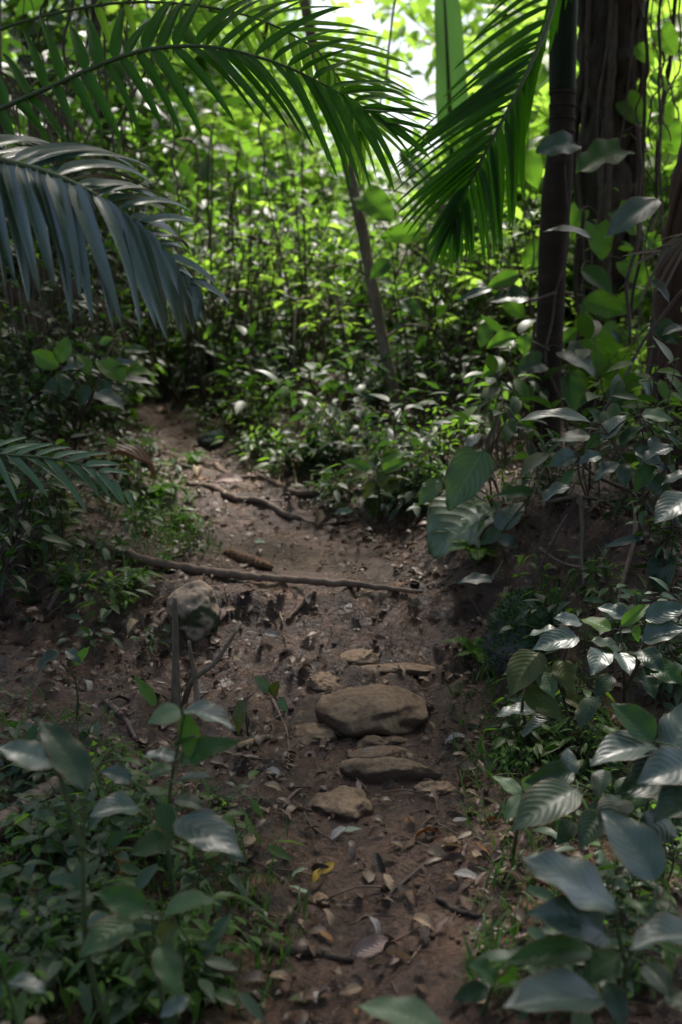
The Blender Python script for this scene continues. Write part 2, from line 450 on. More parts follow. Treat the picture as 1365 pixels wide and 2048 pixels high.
def make_ground():
    xs = lines(-90, -1.75, 1.75, 90, .0225); ys = lines(-30, 1.9, 7.6, 160, .0225)
    nx, ny = len(xs), len(ys)
    V = np.array([(x, y, ground(x, y)) for y in ys for x in xs])
    tr = np.zeros(nx * ny, np.float32)
    for j, y in enumerate(ys):
        for i, x in enumerate(xs):
            d, hw = pathd(x, y)
            tr[j * nx + i] = (1 - sst(.55, 1.35, abs(d) / hw)) * (1 - .72 * sst(3.95, 4.1, y) * (1 - sst(4.5, 4.68, y))) * (1 - .6 * sst(5.6, 5.9, y) * (1 - sst(7.0, 7.6, y))) if y < 9.5 else 0
    i, j = np.meshgrid(np.arange(nx - 1), np.arange(ny - 1))
    Q = np.stack([j * nx + i, j * nx + i + 1, (j + 1) * nx + i + 1, (j + 1) * nx + i], -1).reshape(-1, 4)
    on = tr[Q].mean(1) > .45
    for name, sel in (('path', on), ('ground', ~on)):
        q = Q[sel]; used, inv = np.unique(q.ravel(), return_inverse=True)
        mb = MB().add(V[used], inv.reshape(-1, 4), V[used][:, :2])
        o = mb.build(name, M['earth']); tag(o, kind='structure')
        at = o.data.attributes.new('trodden', 'FLOAT', 'POINT'); at.data.foreach_set('value', tr[used])
    return


make_ground()

# ------------------------------------------------------------------ plants made leaf by leaf
def hero(name, label, cat, base, leafs, stems, stem_mat='stem', sr=.0045, group=None):
    """leafs: (base px, py, tip px, py, depth, width px, material[, tip depth offset, droop, prof]); stems: lists of points"""
    o = empty(name, base, label, cat, group)
    base = np.asarray(base)
    sm = MB(); allp = []
    for st in stems:
        st = [np.asarray(p, float) for p in st]
        n = max(8, 4 * len(st))
        c = spline(st, n)
        c = c + np.array([[mn.noise(Vector(p) * 7) * .004, mn.noise(Vector(p) * 7 + Vector((5, 0, 0))) * .004, 0] for p in c])
        tube(sm, c, [sr * 1.5, sr, sr * .6], n, 7, .12, 60)
        allp.append(c)
    allp = np.concatenate(allp)
    for lf in leafs:
        bx, by, tx, ty, Y, wpx, mt = lf[:7]
        dY = lf[7] if len(lf) > 7 else -.02
        droop = lf[8] if len(lf) > 8 else .55
        pf = lf[9] if len(lf) > 9 else pr_acum
        b, t = P(bx, by, Y), P(tx, ty, Y + dY)
        d = t - b; L = np.linalg.norm(d)
        view = unit(CAM - b)
        fu, fv = lf[10] if len(lf) > 10 else ((.35, .85) if mt == 'bright' else (.72, .62))
        n = np.array([0, 0, 1.0]) * fu + view * fv + R.normal(0, .26, 3); droop *= R.uniform(.5, 1.6)
        W = wpx * Y / FPX
        dd = unit(d)
        nn = unit(n - n.dot(dd) * dd)
        W = W / max(.58, abs(nn.dot(view)))               # the blade is seen tilted
        W = min(W, L * (.95 if pf in (pr_heart, pr_broad, pr_ov) else .60))
        mb = MB()
        leaves(mb, b, d, n, L, W, droop, R.uniform(.12, .45), pf, 16, 8, heart=.12 if pf is pr_heart else 0, wave=R.uniform(.02, .07), twist=R.normal(0, .3))
        lo = mb.build('leaf', M[mt], o, None)
        lo.data.transform(__import__('mathutils').Matrix.Translation(-Vector(base)))
        k = np.argmin(((allp - b) ** 2).sum(1) + np.maximum(0, allp[:, 2] - b[2]) * .05)
        q = allp[k]
        if np.linalg.norm(q - b) > .003:
            mid = .5 * (q + b) + np.array([0, 0, .12 * np.linalg.norm(q - b)])
            tube(sm, [q, mid, b, b + unit(d) * L * .12], [sr * .55, sr * .42, sr * .4, sr * .2], 9, 6)
    s = sm.build('stem', M[stem_mat], o)
    s.data.transform(__import__('mathutils').Matrix.Translation(-Vector(base)))
    return o


def Gb(px, Y):
    """a point on the ground at image column px and depth Y"""
    x = (px - 682.5) / FPX * Y * 1.02
    return on_ground(x, Y, -.01)


YA = 2.0
b = Gb(1255, 2.05)
hero('broadleaf_plant', 'large grey-green broad-leaved plant with two big quilted leaves beside the path', 'plant', b, [
    (1235, 1820, 1035, 1712, YA, 108, 'silver', .03, .5), (1313, 1762, 1203, 1622, YA + .1, 122, 'silver', .12, .5),
    (1213, 1872, 1050, 1828, YA, 72, 'silver', -.05), (1183, 1905, 1003, 1928, YA, 52, 'mid', -.06),
    (1203, 1995, 1000, 2018, YA - .1, 80, 'silver', -.08), (1400, 1872, 1255, 1902, YA - .05, 82, 'silver', -.05),
    (1213, 1965, 1250, 2060, YA, 66, 'dark', -.05), (1240, 1910, 1160, 1968, YA, 60, 'mid', -.05),
    (1330, 1990, 1400, 2030, YA, 60, 'dark', -.05), (1290, 1930, 1345, 2000, YA, 60, 'dark', -.08)],
    [[b, P(1250, 1960, YA + .03), P(1238, 1870, YA), P(1228, 1815, YA)], [P(1250, 1960, YA + .03), P(1300, 1850, YA + .06), P(1315, 1765, YA + .1)]], sr=.005)
b = Gb(870, 1.86)
hero('broadleaf_plant', 'small dull-green plant at the near end of the muddy path', 'plant', b, [
    (885, 2062, 712, 2012, 1.9, 75, 'pale', .02), (900, 2075, 850, 2130, 1.88, 60, 'mid')], [[b, P(890, 2065, 1.9)]])
b = Gb(985, 2.2)
hero('broadleaf_plant', 'seedling with two small grey leaves at the path edge below the big quilted leaves', 'plant', b, [
    (993, 1965, 930, 1922, 2.12, 40, 'mid'), (978, 1978, 905, 1998, 2.12, 42, 'dark'), (1000, 1968, 1030, 1925, 2.14, 30, 'mid')],
    [[b, P(985, 1972, 2.12)]])
YB = 2.62
b = Gb(1300, 2.75)
hero('broadleaf_plant', 'dense dark glossy broad-leaved shrub growing above the big quilted leaves', 'plant', b, [
    (1308, 1483, 1220, 1405, YB, 74, 'mid', .05), (1340, 1507, 1400, 1398, YB, 105, 'silver', .1), (1308, 1490, 1180, 1532, YB, 60, 'silver', -.08, .9),
    (1155, 1578, 1022, 1664, YB - .1, 76, 'dark', -.1, .4), (1148, 1545, 1046, 1566, YB, 46, 'dark', -.05), (1135, 1560, 1137, 1495, YB + .05, 46, 'silver', .06),
    (1375, 1548, 1232, 1588, YB - .05, 80, 'dark', -.1), (1392, 1528, 1272, 1568, YB - .12, 66, 'silver', -.08), (1400, 1580, 1308, 1645, YB - .15, 88, 'dark', -.1),
    (1203, 1625, 1160, 1700, YB - .1, 78, 'dark', -.08), (1143, 1642, 1112, 1692, YB - .05, 50, 'dark', -.05), (1250, 1600, 1200, 1660, YB - .05, 70, 'dark', -.1),
    (1340, 1640, 1270, 1690, YB - .1, 70, 'dark', -.1), (1300, 1560, 1250, 1640, YB, 60, 'mid', -.08), (1210, 1540, 1195, 1600, YB, 50, 'dark', -.06)],
    [[b, P(1290, 1640, YB + .06), P(1300, 1560, YB + .04), P(1312, 1485, YB)], [P(1290, 1650, YB + .06), P(1225, 1600, YB), P(1150, 1565, YB)],
     [P(1290, 1640, YB + .06), P(1350, 1580, YB), P(1385, 1540, YB)]], 'stem', .005)
b = Gb(1040, 2.85)
hero('broadleaf_plant', 'young plant with two pale yellow-green rounded leaves at the right path edge', 'plant', b, [
    (1043, 1588, 985, 1552, 2.8, 52, 'pale', .03), (1053, 1592, 1008, 1642, 2.78, 44, 'pale', -.04), (1050, 1585, 1085, 1545, 2.8, 30, 'pale')],
    [[b, P(1048, 1590, 2.8)]])
YC = 3.35
b1, b2 = G(1148, 1520), G(1248, 1440)
hero('broadleaf_plant', 'leggy sapling with grey and yellow-green leaves on thin dark stems at the bank foot', 'plant', b1, [
    (1078, 1305, 1020, 1395, YC, 66, 'olive', -.1, .8), (1128, 1265, 1046, 1277, YC, 34, 'silver'), (1163, 1246, 1106, 1236, YC, 38, 'silver'),
    (1158, 1276, 1062, 1302, YC - .05, 46, 'silver'), (1083, 1335, 1110, 1398, YC, 50, 'pale', -.08), (1118, 1320, 1145, 1388, YC, 42, 'olive', -.08),
    (1053, 1376, 1126, 1442, YC - .03, 56, 'olive', -.08), (1198, 1390, 1160, 1462, YC - .05, 72, 'dark', -.08), (1073, 1425, 986, 1437, YC, 28, 'silver'),
    (1098, 1440, 1046, 1477, YC, 34, 'silver'), (1085, 1340, 1005, 1350, YC, 40, 'mid'), (1130, 1395, 1175, 1420, YC, 40, 'olive')],
    [[b1, P(1140, 1450, YC + .06), P(1122, 1380, YC + .03), P(1082, 1308, YC)], [G(1060, 1490), P(1046, 1420, YC), P(1052, 1376, YC)],
     [P(1130, 1400, YC + .03), P(1125, 1330, YC), P(1150, 1262, YC)]], 'stem_brown', .005)
hero('broadleaf_plant', 'sapling with heart-shaped grey leaves under one translucent green leaf at the bank', 'plant', b2, [
    (1223, 1260, 1156, 1238, YC, 62, 'bright', .05, .3), (1243, 1300, 1176, 1282, YC - .05, 42, 'dark'), (1258, 1240, 1192, 1214, YC + .05, 32, 'silver', .05),
    (1243, 1252, 1300, 1208, YC, 28, 'bright', .03), (1288, 1236, 1380, 1214, YC, 46, 'silver'), (1285, 1282, 1376, 1258, YC - .03, 50, 'silver'),
    (1208, 1300, 1182, 1352, YC - .08, 58, 'silver', -.1), (1238, 1305, 1260, 1352, YC - .08, 56, 'silver', -.1), (1250, 1290, 1210, 1330, YC - .03, 40, 'mid'),
    (1280, 1300, 1330, 1350, YC - .06, 56, 'dark', -.08), (1300, 1330, 1370, 1370, YC - .1, 60, 'mid', -.08), (1290, 1350, 1310, 1400, YC - .05, 50, 'dark', -.05),
    (1225, 1350, 1190, 1395, YC - .04, 50, 'dark', -.05), (1275, 1250, 1278, 1285, YC, 24, 'bright')],
    [[b2, P(1250, 1370, YC + .04), P(1244, 1300, YC), P(1240, 1252, YC)], [P(1250, 1380, YC + .04), P(1285, 1310, YC), P(1290, 1240, YC)]], 'stem_brown', .005)
YD = 4.1
b = Gb(1290, 4.2)
hero('silver_sheen_shrub', 'sprawling shrub of leaves with a silvery blue sheen on top of the root-laced bank', 'shrub', b, [
    (1208, 880, 1256, 828, YD, 46, 'silver', .05), (1183, 846, 1026, 846, YD, 26, 'silver', -.05), (1153, 910, 1096, 932, YD, 36, 'silver'),
    (1203, 910, 1156, 930, YD - .05, 36, 'silver'), (1238, 925, 1250, 978, YD - .03, 44, 'dark', -.06), (1303, 875, 1318, 912, YD, 46, 'silver', -.04),
    (1345, 895, 1282, 926, YD - .05, 40, 'silver'), (1380, 945, 1322, 972, YD - .08, 40, 'silver'), (1378, 990, 1308, 1048, YD - .2, 64, 'silver', -.1),
    (1238, 925, 1186, 967, YD - .05, 38, 'silver'), (1143, 975, 1082, 1007, YD, 38, 'silver'), (1288, 1075, 1206, 1096, YD - .05, 17, 'silver'),
    (1333, 1100, 1322, 1202, YD - .1, 64, 'dark', -.05), (1283, 830, 1348, 842, YD, 30, 'pale'), (1240, 890, 1290, 850, YD, 38, 'dark'),
    (1180, 870, 1110, 885, YD + .05, 34, 'dark'), (1320, 860, 1370, 890, YD + .05, 40, 'silver'), (1330, 1010, 1378, 1060, YD - .1, 56, 'dark'),
    (1220, 870, 1170, 900, YD + .06, 36, 'mid'), (1290, 950, 1340, 1000, YD, 40, 'dark'), (1270, 900, 1330, 940, YD, 38, 'silver'), (1310, 930, 1270, 985, YD - .03, 38, 'mid'),
    (1150, 940, 1125, 985, YD + .05, 34, 'mid'), (1200, 850, 1175, 815, YD + .08, 34, 'dark'), (1350, 1150, 1300, 1120, YD, 40, 'dark')],
    [[b, P(1260, 960, YD), P(1235, 900, YD), P(1205, 850, YD)], [P(1280, 990, YD), P(1190, 950, YD), P(1150, 905, YD)],
     [P(1285, 1000, YD), P(1330, 940, YD), P(1340, 880, YD)], [b, P(1330, 1080, YD - .06), P(1370, 990, YD - .1)]], 'stem_brown', .006)
b = G(1010, 1120)
hero('seedling', 'low seedling with glossy silver leaves below the two giant ribbed leaves', 'plant', b, [
    (995, 1062, 1052, 1003, 4.55, 44, 'silver', .08), (1036, 1088, 986, 1080, 4.5, 38, 'silver'), (1070, 984, 986, 994, 4.6, 25, 'mid'),
    (985, 1160, 914, 1166, 4.3, 22, 'silver'), (1000, 1060, 960, 1090, 4.5, 30, 'dark')],
    [[b, P(1000, 1075, 4.52), P(1030, 1030, 4.57), P(1068, 986, 4.6)], [b, P(990, 1150, 4.35)]])
YE = 4.85
b = G(985, 1120)
hero('arum_plant', 'arum with two giant pale ribbed leaves hanging beside the path bend', 'plant', b, [
    (968, 900, 898, 1022, YE - .12, 88, 'arum', -.06, .4, pr_ov, (.2, 1)), (982, 1008, 868, 1116, YE - .02, 96, 'arum_pale', -.12, .5, pr_ov, (.75, .6)),
    (882, 958, 836, 1012, YE - .05, 36, 'arum', -.05), (962, 868, 928, 905, YE + .05, 40, 'silver', -.05)],
    [[b, P(985, 1020, YE + .02), P(970, 890, YE)], [b, P(990, 1040, YE), P(975, 990, YE - .12)]], sr=.006)
b = G(760, 1020)
hero('seedling', 'upright seedling with a rosette of bright leaves left of the giant ribbed leaves', 'plant', b, [
    (742, 938, 682, 922, 5.4, 24, 'bright'), (752, 942, 735, 955, 5.4, 22, 'olive'), (765, 942, 825, 922, 5.4, 26, 'bright'), (764, 938, 818, 902, 5.42, 20, 'bright', .05),
    (748, 945, 698, 962, 5.38, 26, 'olive'), (760, 950, 775, 985, 5.38, 28, 'olive'), (770, 950, 800, 985, 5.4, 28, 'olive'), (745, 960, 730, 1000, 5.38, 22, 'olive'), (768, 965, 822, 960, 5.4, 24, 'olive')],
    [[b, P(757, 970, 5.42), P(757, 938, 5.4)]])
YH = 5.6
b = G(150, 900)
hero('broadleaf_plant', 'waist-high plant with rounded bright green leaves under the grey palm frond', 'plant', b, [
    (122, 727, 137, 672, YH, 46, 'bright', .06, .3), (117, 735, 63, 703, YH, 40, 'bright', .04), (250, 760, 190, 722, YH - .05, 44, 'bright', .05), (252, 742, 316, 752, YH, 26, 'bright'),
    (122, 745, 120, 808, YH - .1, 62, 'dark', -.06), (170, 732, 118, 744, YH, 18, 'silver'), (192, 785, 252, 824, YH - .1, 36, 'silver', -.06), (220, 733, 277, 727, YH, 15, 'silver'),
    (240, 757, 312, 771, YH, 17, 'silver'), (180, 745, 155, 706, YH, 44, 'bright', .05), (200, 690, 228, 676, YH + .2, 24, 'bright'), (230, 672, 252, 655, YH + .2, 28, 'bright'),
    (250, 700, 300, 706, YH + .2, 22, 'mid'), (225, 770, 262, 790, YH - .05, 36, 'dark'), (175, 770, 160, 815, YH - .06, 44, 'dark'), (140, 760, 85, 790, YH, 40, 'dark'), (205, 760, 215, 810, YH - .05, 36, 'dark')],
    [[b, P(165, 830, YH), P(160, 770, YH), P(122, 732, YH)], [P(165, 830, YH), P(200, 770, YH), P(250, 745, YH)], [P(195, 775, YH), P(215, 710, YH + .1), P(235, 675, YH + .2)]], 'stem_brown', .006)
YJ = 2.05
b = Gb(185, 2.1)
hero('broadleaf_plant', 'tall forked seedling with one dark pointed leaf and one pale leaf on top', 'plant', b, [
    (172, 1582, 76, 1438, YJ, 66, 'dark', .08, .35), (108, 1532, -8, 1495, YJ, 58, 'silver', -.02)],
    [[b, P(176, 1900, YJ + .02), P(169, 1790, YJ), P(167, 1690, YJ), P(172, 1584, YJ)], [P(168, 1700, YJ), P(148, 1640, YJ), P(118, 1550, YJ), P(108, 1533, YJ)]], sr=.005)
YK = 2.45
b = Gb(345, 2.5)
hero('broadleaf_plant', 'bushy plant of soft grey-green leaves with one lime leaf beside the cut stems', 'plant', b, [
    (370, 1420, 470, 1462, YK, 46, 'silver', -.05), (362, 1420, 294, 1448, YK, 44, 'pale', -.05), (370, 1426, 392, 1538, YK + .03, 46, 'bright', -.05, .3), (357, 1515, 278, 1516, YK, 62, 'silver', -.03),
    (360, 1522, 482, 1484, YK, 44, 'mid', -.03), (350, 1492, 400, 1476, YK, 28, 'silver'), (345, 1535, 296, 1550, YK, 26, 'pale'), (262, 1562, 198, 1542, YK, 46, 'silver'),
    (345, 1568, 427, 1554, YK - .03, 50, 'silver'), (278, 1616, 174, 1638, YK - .08, 62, 'silver', -.08), (355, 1636, 488, 1718, YK - .1, 72, 'silver', -.1, .7), (320, 1605, 347, 1678, YK - .05, 44, 'mid', -.05),
    (345, 1676, 258, 1712, YK - .08, 50, 'mid', -.06), (330, 1590, 260, 1600, YK, 40, 'mid'), (350, 1600, 410, 1620, YK, 34, 'dark')],
    [[b, P(335, 1700, YK), P(338, 1600, YK), P(352, 1520, YK), P(368, 1425, YK)], [P(336, 1640, YK), P(300, 1590, YK), P(265, 1562, YK)]], sr=.0045)
YL = 2.08
b = Gb(310, 2.1)
hero('broadleaf_plant', 'low plant with five drooping matt leaves in the near left undergrowth', 'plant', b, [
    (290, 1822, 190, 1784, YL, 64, 'mid', -.02), (265, 1846, 158, 1918, YL, 66, 'mid', -.08), (330, 1826, 434, 1804, YL, 48, 'mid'), (320, 1890, 356, 1998, YL - .05, 58, 'mid', -.08),
    (380, 2000, 318, 2036, YL - .06, 44, 'silver'), (315, 1880, 360, 1850, YL, 30, 'olive')],
    [[b, P(310, 1900, YL), P(305, 1830, YL)], [b, P(360, 1990, YL)]])
b = Gb(10, 1.98)
hero('broadleaf_plant', 'plant with pale folded leaves cut off by the near left corner', 'plant', b, [
    (15, 1966, 97, 1994, 2.0, 44, 'silver'), (8, 1955, -20, 1900, 2.0, 60, 'mid'), (15, 1960, 60, 1930, 2.0, 40, 'mid'), (5, 1965, -10, 2020, 1.98, 50, 'mid')],
    [[b, P(10, 1962, 2.0)]])
b = G(318, 1440)
hero('seedling', 'seedling with a single upright lime green leaf left of the cut stems', 'plant', b, [
    (312, 1412, 268, 1350, 3.6, 26, 'bright', .03, .2)], [[b, P(312, 1412, 3.6)]], sr=.003)
b = G(155, 1430)
hero('seedling', 'spindly seedling with one olive and one silver leaf on the littered slope', 'plant', b, [
    (120, 1302, 74, 1350, 3.5, 30, 'dark', -.05), (132, 1300, 165, 1328, 3.5, 28, 'silver'), (150, 1330, 182, 1292, 3.5, 16, 'bright')],
    [[b, P(155, 1380, 3.55), P(130, 1300, 3.5)]], sr=.003)
b = G(570, 1420)
hero('seedling', 'seedling with yellowing leaves between the cut stems and the flat stones', 'plant', b, [
    (540, 1385, 505, 1350, 3.7, 22, 'pale'), (545, 1390, 560, 1360, 3.7, 18, 'olive'), (560, 1395, 575, 1425, 3.7, 20, 'pale'), (490, 1400, 478, 1470, 3.5, 26, 'olive')],
    [[b, P(548, 1390, 3.7)], [G(495, 1470), P(490, 1400, 3.5)]], sr=.003)

# ------------------------------------------------------------------ palms
def tip_fn(keys, rach):
    """keys: (base px, py, tip px, py, depth offset); parameter = nearest place on the rachis"""
    t, tips = [], []
    for bx, by, tx, ty, dy in keys:
        k = int(np.argmin((rach[:, 0] - bx) ** 2 + (rach[:, 1] - by) ** 2))
        t.append(k / (len(rach) - 1)); tips.append(P(tx, ty, rach[k, 2] + dy))
    o = np.argsort(t); t = np.array(t)[o]; tips = np.array(tips)[o]
    return t, tips


def frond(parent, rpx, sides, mat, n=24, wid=.03, rr=.011, droop=.5, jit=.012, name='frond'):
    """a feather leaf: arching rachis with two ranks of leaflets, as one part with the rachis as its sub-part"""
    rc = spline(rpx, 80)
    W3 = np.array([P(a[0], a[1], a[2]) for a in rc])
    lm, rm = MB(), MB()
    tube(rm, W3[::4], [rr, rr * .75, rr * .25], 26, 8)
    for keys, cnt, side in sides:
        t, tips = tip_fn(keys, rc)
        tt = np.linspace(t.min(), t.max(), cnt)
        tt = np.clip(tt + R.normal(0, .004, cnt), 0, 1)
        base = np.array([[np.interp(x, np.linspace(0, 1, 80), W3[:, k]) for k in range(3)] for x in tt])
        tp = np.array([[np.interp(x, t, tips[:, k]) for k in range(3)] for x in tt]) + R.normal(0, jit, (cnt, 3))
        d = tp - base; L = np.linalg.norm(d, axis=1)
        nrm = np.array([0, -.25, 1.0]) + unit(CAM - base) * .45 + R.normal(0, .14, (cnt, 3))
        taper = np.clip(1.15 - .5 * np.abs(tt - .4), .5, 1)
        leaves(lm, base, d, nrm, L, wid * taper * R.uniform(.8, 1.15, cnt), droop * R.uniform(.6, 1.4, cnt), .5, pr_palm, 12, 4, twist=R.normal(0, .35, cnt))
    f = lm.build(name, M[mat], parent); r = rm.build('rachis', M['stem'], f)
    off = __import__('mathutils').Matrix.Translation(-Vector(parent.location))
    f.data.transform(off); r.data.transform(off)
    return f


def trunk_part(parent, pts, r, mat, name='trunk', n=40, sides=20, rough=.06, freq=6):
    mb = MB(); tube(mb, pts, r, n, sides, rough, freq)
    o = mb.build(name, M[mat], parent)
    o.data.transform(__import__('mathutils').Matrix.Translation(-Vector(parent.location)))
    return o


# left palm with the grey frond; its stem stands outside the frame
b = Gb(-420, 3.1)
pa = empty('understory_palm', b, 'palm with a silvery grey frond arching in over the left bushes', 'palm')
top = P(-330, 300, 3.1)
trunk_part(pa, [b, (b + top) / 2 + np.array([.02, 0, 0]), top], [.05, .04, .035], 'palm_bark')
frond(pa, [(-330, 300, 3.1), (-150, 285, 3.05), (-60, 302, 3.0), (10, 322, 2.95), (80, 340, 2.92), (150, 368, 2.9), (215, 405, 2.9), (280, 455, 2.93), (340, 520, 2.97), (405, 600, 3.0)], [
    ([(-200, 290, -110, 560, -.1), (-60, 302, -10, 575, -.1), (-20, 315, 32, 560, -.1), (10, 322, 88, 592, -.1), (50, 335, 122, 590, -.1), (90, 345, 158, 632, -.1), (125, 360, 188, 640, -.1),
      (160, 372, 238, 657, -.1), (195, 392, 276, 662, -.1), (225, 412, 302, 652, -.08), (250, 432, 322, 655, -.05), (285, 462, 347, 668, -.03), (330, 515, 372, 650, 0), (395, 590, 412, 655, 0)], 28, 0),
    ([(-200, 290, -30, 290, .25), (-60, 302, 130, 296, .3), (0, 318, 250, 322, .3), (60, 335, 285, 345, .3), (110, 352, 300, 375, .3), (150, 368, 320, 400, .3), (200, 398, 350, 410, .25), (250, 435, 375, 450, .2),
      (300, 480, 405, 515, .15), (350, 540, 425, 580, .1), (395, 590, 440, 625, .05)], 27, 1)], 'frond_sheen', wid=.046, rr=.010, droop=.65, jit=.02)
b = Gb(-600, 4.2)
pb_ = empty('feather_palm', b, 'palm with a dark green backlit frond spanning the upper left', 'palm')
top = P(-480, 330, 4.2)
trunk_part(pb_, [b, (b + top) / 2, top], [.08, .07, .06], 'palm_bark')
frond(pb_, [(-480, 330, 4.2), (-200, 285, 4.15), (-60, 245, 4.1), (0, 218, 4.05), (110, 170, 4.0), (200, 130, 3.98), (290, 100, 3.95), (385, 92, 3.92), (460, 100, 3.92), (560, 128, 3.92), (640, 165, 3.95), (710, 205, 4.0), (760, 245, 4.05)], [
    ([(-200, 285, -150, 420, -.1), (-60, 245, -10, 300, -.1), (0, 218, 52, 292, -.1), (60, 195, 118, 285, -.1), (110, 170, 150, 270, -.1), (165, 148, 228, 278, -.1), (200, 132, 276, 277, -.1), (235, 118, 322, 266, -.1), (270, 106, 362, 278, -.1),
      (305, 98, 406, 266, -.1), (350, 93, 500, 232, -.1), (420, 95, 556, 252, -.1), (475, 104, 622, 300, -.1), (510, 112, 645, 325, -.1), (560, 128, 662, 345, -.08), (600, 145, 690, 378, -.06),
      (650, 172, 745, 385, -.03), (690, 195, 792, 388, 0), (735, 225, 850, 330, .05), (760, 245, 868, 290, .05)], 31, 0),
    ([(-200, 285, -260, 160, .2), (-60, 245, -120, 130, .2), (45, 198, -2, 108, .15), (75, 184, 22, 88, .15), (110, 170, 68, 58, .15), (145, 156, 100, 8, .15), (180, 140, 148, 38, .15), (210, 126, 192, 38, .15), (245, 114, 286, 40, .15),
      (280, 103, 332, 0, .15), (320, 95, 372, -8, .15), (360, 93, 425, -12, .15), (390, 92, 495, -5, .15), (430, 96, 555, -8, .15), (470, 102, 655, -12, .15), (510, 112, 685, 12, .15), (550, 124, 700, 72, .12), (590, 140, 720, 98, .1),
      (650, 172, 770, 150, .05), (710, 205, 862, 216, .03), (760, 245, 872, 262, .03)], 32, 1)], 'frond', wid=.047, rr=.010, droop=.45)
M['frond_lime'] = leaf_mat('palm_frond_lime', (.05, .13, .02), (.08, .18, .025), (.42, .66, .06), .58, .45, .35, bump=.1)
frond(pb_, [(-480, 330, 4.3), (-100, 100, 4.6), (200, 10, 4.75), (450, 20, 4.85), (620, 90, 4.85), (690, 180, 4.85), (722, 265, 4.85)], [
    ([(200, 10, 330, -80, .1), (450, 20, 610, -40, .1), (560, 60, 760, 60, .1), (620, 90, 815, 140, .08), (660, 130, 862, 205, .05), (690, 180, 868, 252, .03), (706, 220, 835, 305, .02), (720, 258, 765, 360, 0)], 24, 0),
    ([(200, 10, 240, 100, .05), (450, 20, 530, 150, .05), (620, 90, 645, 235, .05), (690, 180, 692, 330, .03), (720, 258, 722, 372, 0)], 20, 1)], 'frond_lime', wid=.042, rr=.007, droop=.3)
b = Gb(-330, 4.0)
pc = empty('small_palm', b, 'small palm with a short whitish frond poking in low above the dark hollow', 'palm')
top = P(-170, 930, 4.0)
trunk_part(pc, [b, (b + top) / 2, top], [.03, .025, .02], 'palm_bark')
frond(pc, [(-170, 930, 4.0), (-60, 905, 3.95), (20, 910, 3.9), (110, 918, 3.88), (190, 940, 3.86), (255, 985, 3.86)], [
    ([(-100, 915, -60, 1010, -.05), (0, 908, 55, 998, -.05), (40, 912, 145, 1000, -.05), (110, 918, 205, 1010, -.05), (190, 940, 235, 1000, -.03), (250, 980, 268, 1018, 0)], 11, 0),
    ([(-100, 915, -20, 880, .1), (0, 908, 85, 882, .12), (60, 914, 150, 900, .12), (130, 922, 215, 905, .1), (200, 945, 250, 950, .05)], 10, 1)], 'frond_pale', wid=.034, rr=.006)

# right palm: ringed trunk, green crownshaft, one big frond
YP = 6.0
b = Gb(1093, YP)
pd = empty('ringed_palm', b, 'slim palm with a green crownshaft and one backlit frond hanging before it', 'palm')
trunk_part(pd, [b - np.array([0, 0, .05]), P(1094, 870, YP), P(1099, 700, YP), P(1106, 500, YP), P(1113, 400, YP), P(1122, 290, YP), P(1125, 185, YP)],
           [.082, .073, .070, .072, .078, .066, .064], 'palm_bark', n=60, rough=.05, freq=9)
trunk_part(pd, [P(1125, 186, YP), P(1126, 100, YP), P(1128, 0, YP), P(1130, -150, YP), P(1132, -420, YP)], [.067, .069, .069, .066, .04], 'crownshaft', 'crownshaft', rough=.0)
mb = MB()
for k in range(5): tube(mb, [P(1125, 186 + k * 26, YP) + np.array([0, 0, -.008]), P(1125, 186 + k * 26, YP) + np.array([0, 0, .008])], [.0685 - .0004 * k] * 2, 3, 20)
o = mb.build('leaf_scar', M['palm_bark'], pd); o.data.transform(__import__('mathutils').Matrix.Translation(-Vector(pd.location)))
frond(pd, [(1131, -420, 6.0), (1150, -260, 5.75), (1128, -80, 5.45), (1095, 50, 5.25), (1068, 115, 5.15), (1035, 185, 5.05), (990, 270, 4.97), (950, 345, 4.93), (920, 405, 4.92), (905, 440, 4.93)], [
    ([(1150, -260, 1040, -80, .0), (1128, -80, 960, 60, .0), (1105, 20, 900, 150, -.02), (1090, 60, 868, 235, -.03), (1068, 115, 800, 330, -.04), (1050, 150, 788, 342, -.05), (1035, 185, 770, 350, -.05), (1010, 230, 775, 415, -.05),
      (990, 270, 788, 428, -.05), (965, 315, 806, 468, -.04), (945, 352, 834, 495, -.03), (925, 395, 856, 522, -.02), (908, 435, 880, 532, 0)], 34, 0),
    ([(1150, -260, 1170, -40, .1), (1128, -80, 1090, 120, .12), (1095, 50, 1062, 200, .12), (1068, 115, 1045, 300, .12), (1045, 165, 1040, 400, .1), (1025, 205, 1032, 468, .08), (1008, 240, 1022, 470, .06), (988, 275, 1010, 495, .05),
      (970, 305, 1000, 505, .04), (955, 335, 985, 518, .03), (940, 365, 962, 528, .02), (922, 400, 932, 530, .02), (908, 435, 905, 530, 0)], 34, 1)], 'frond', wid=.050, rr=.013, droop=.3)

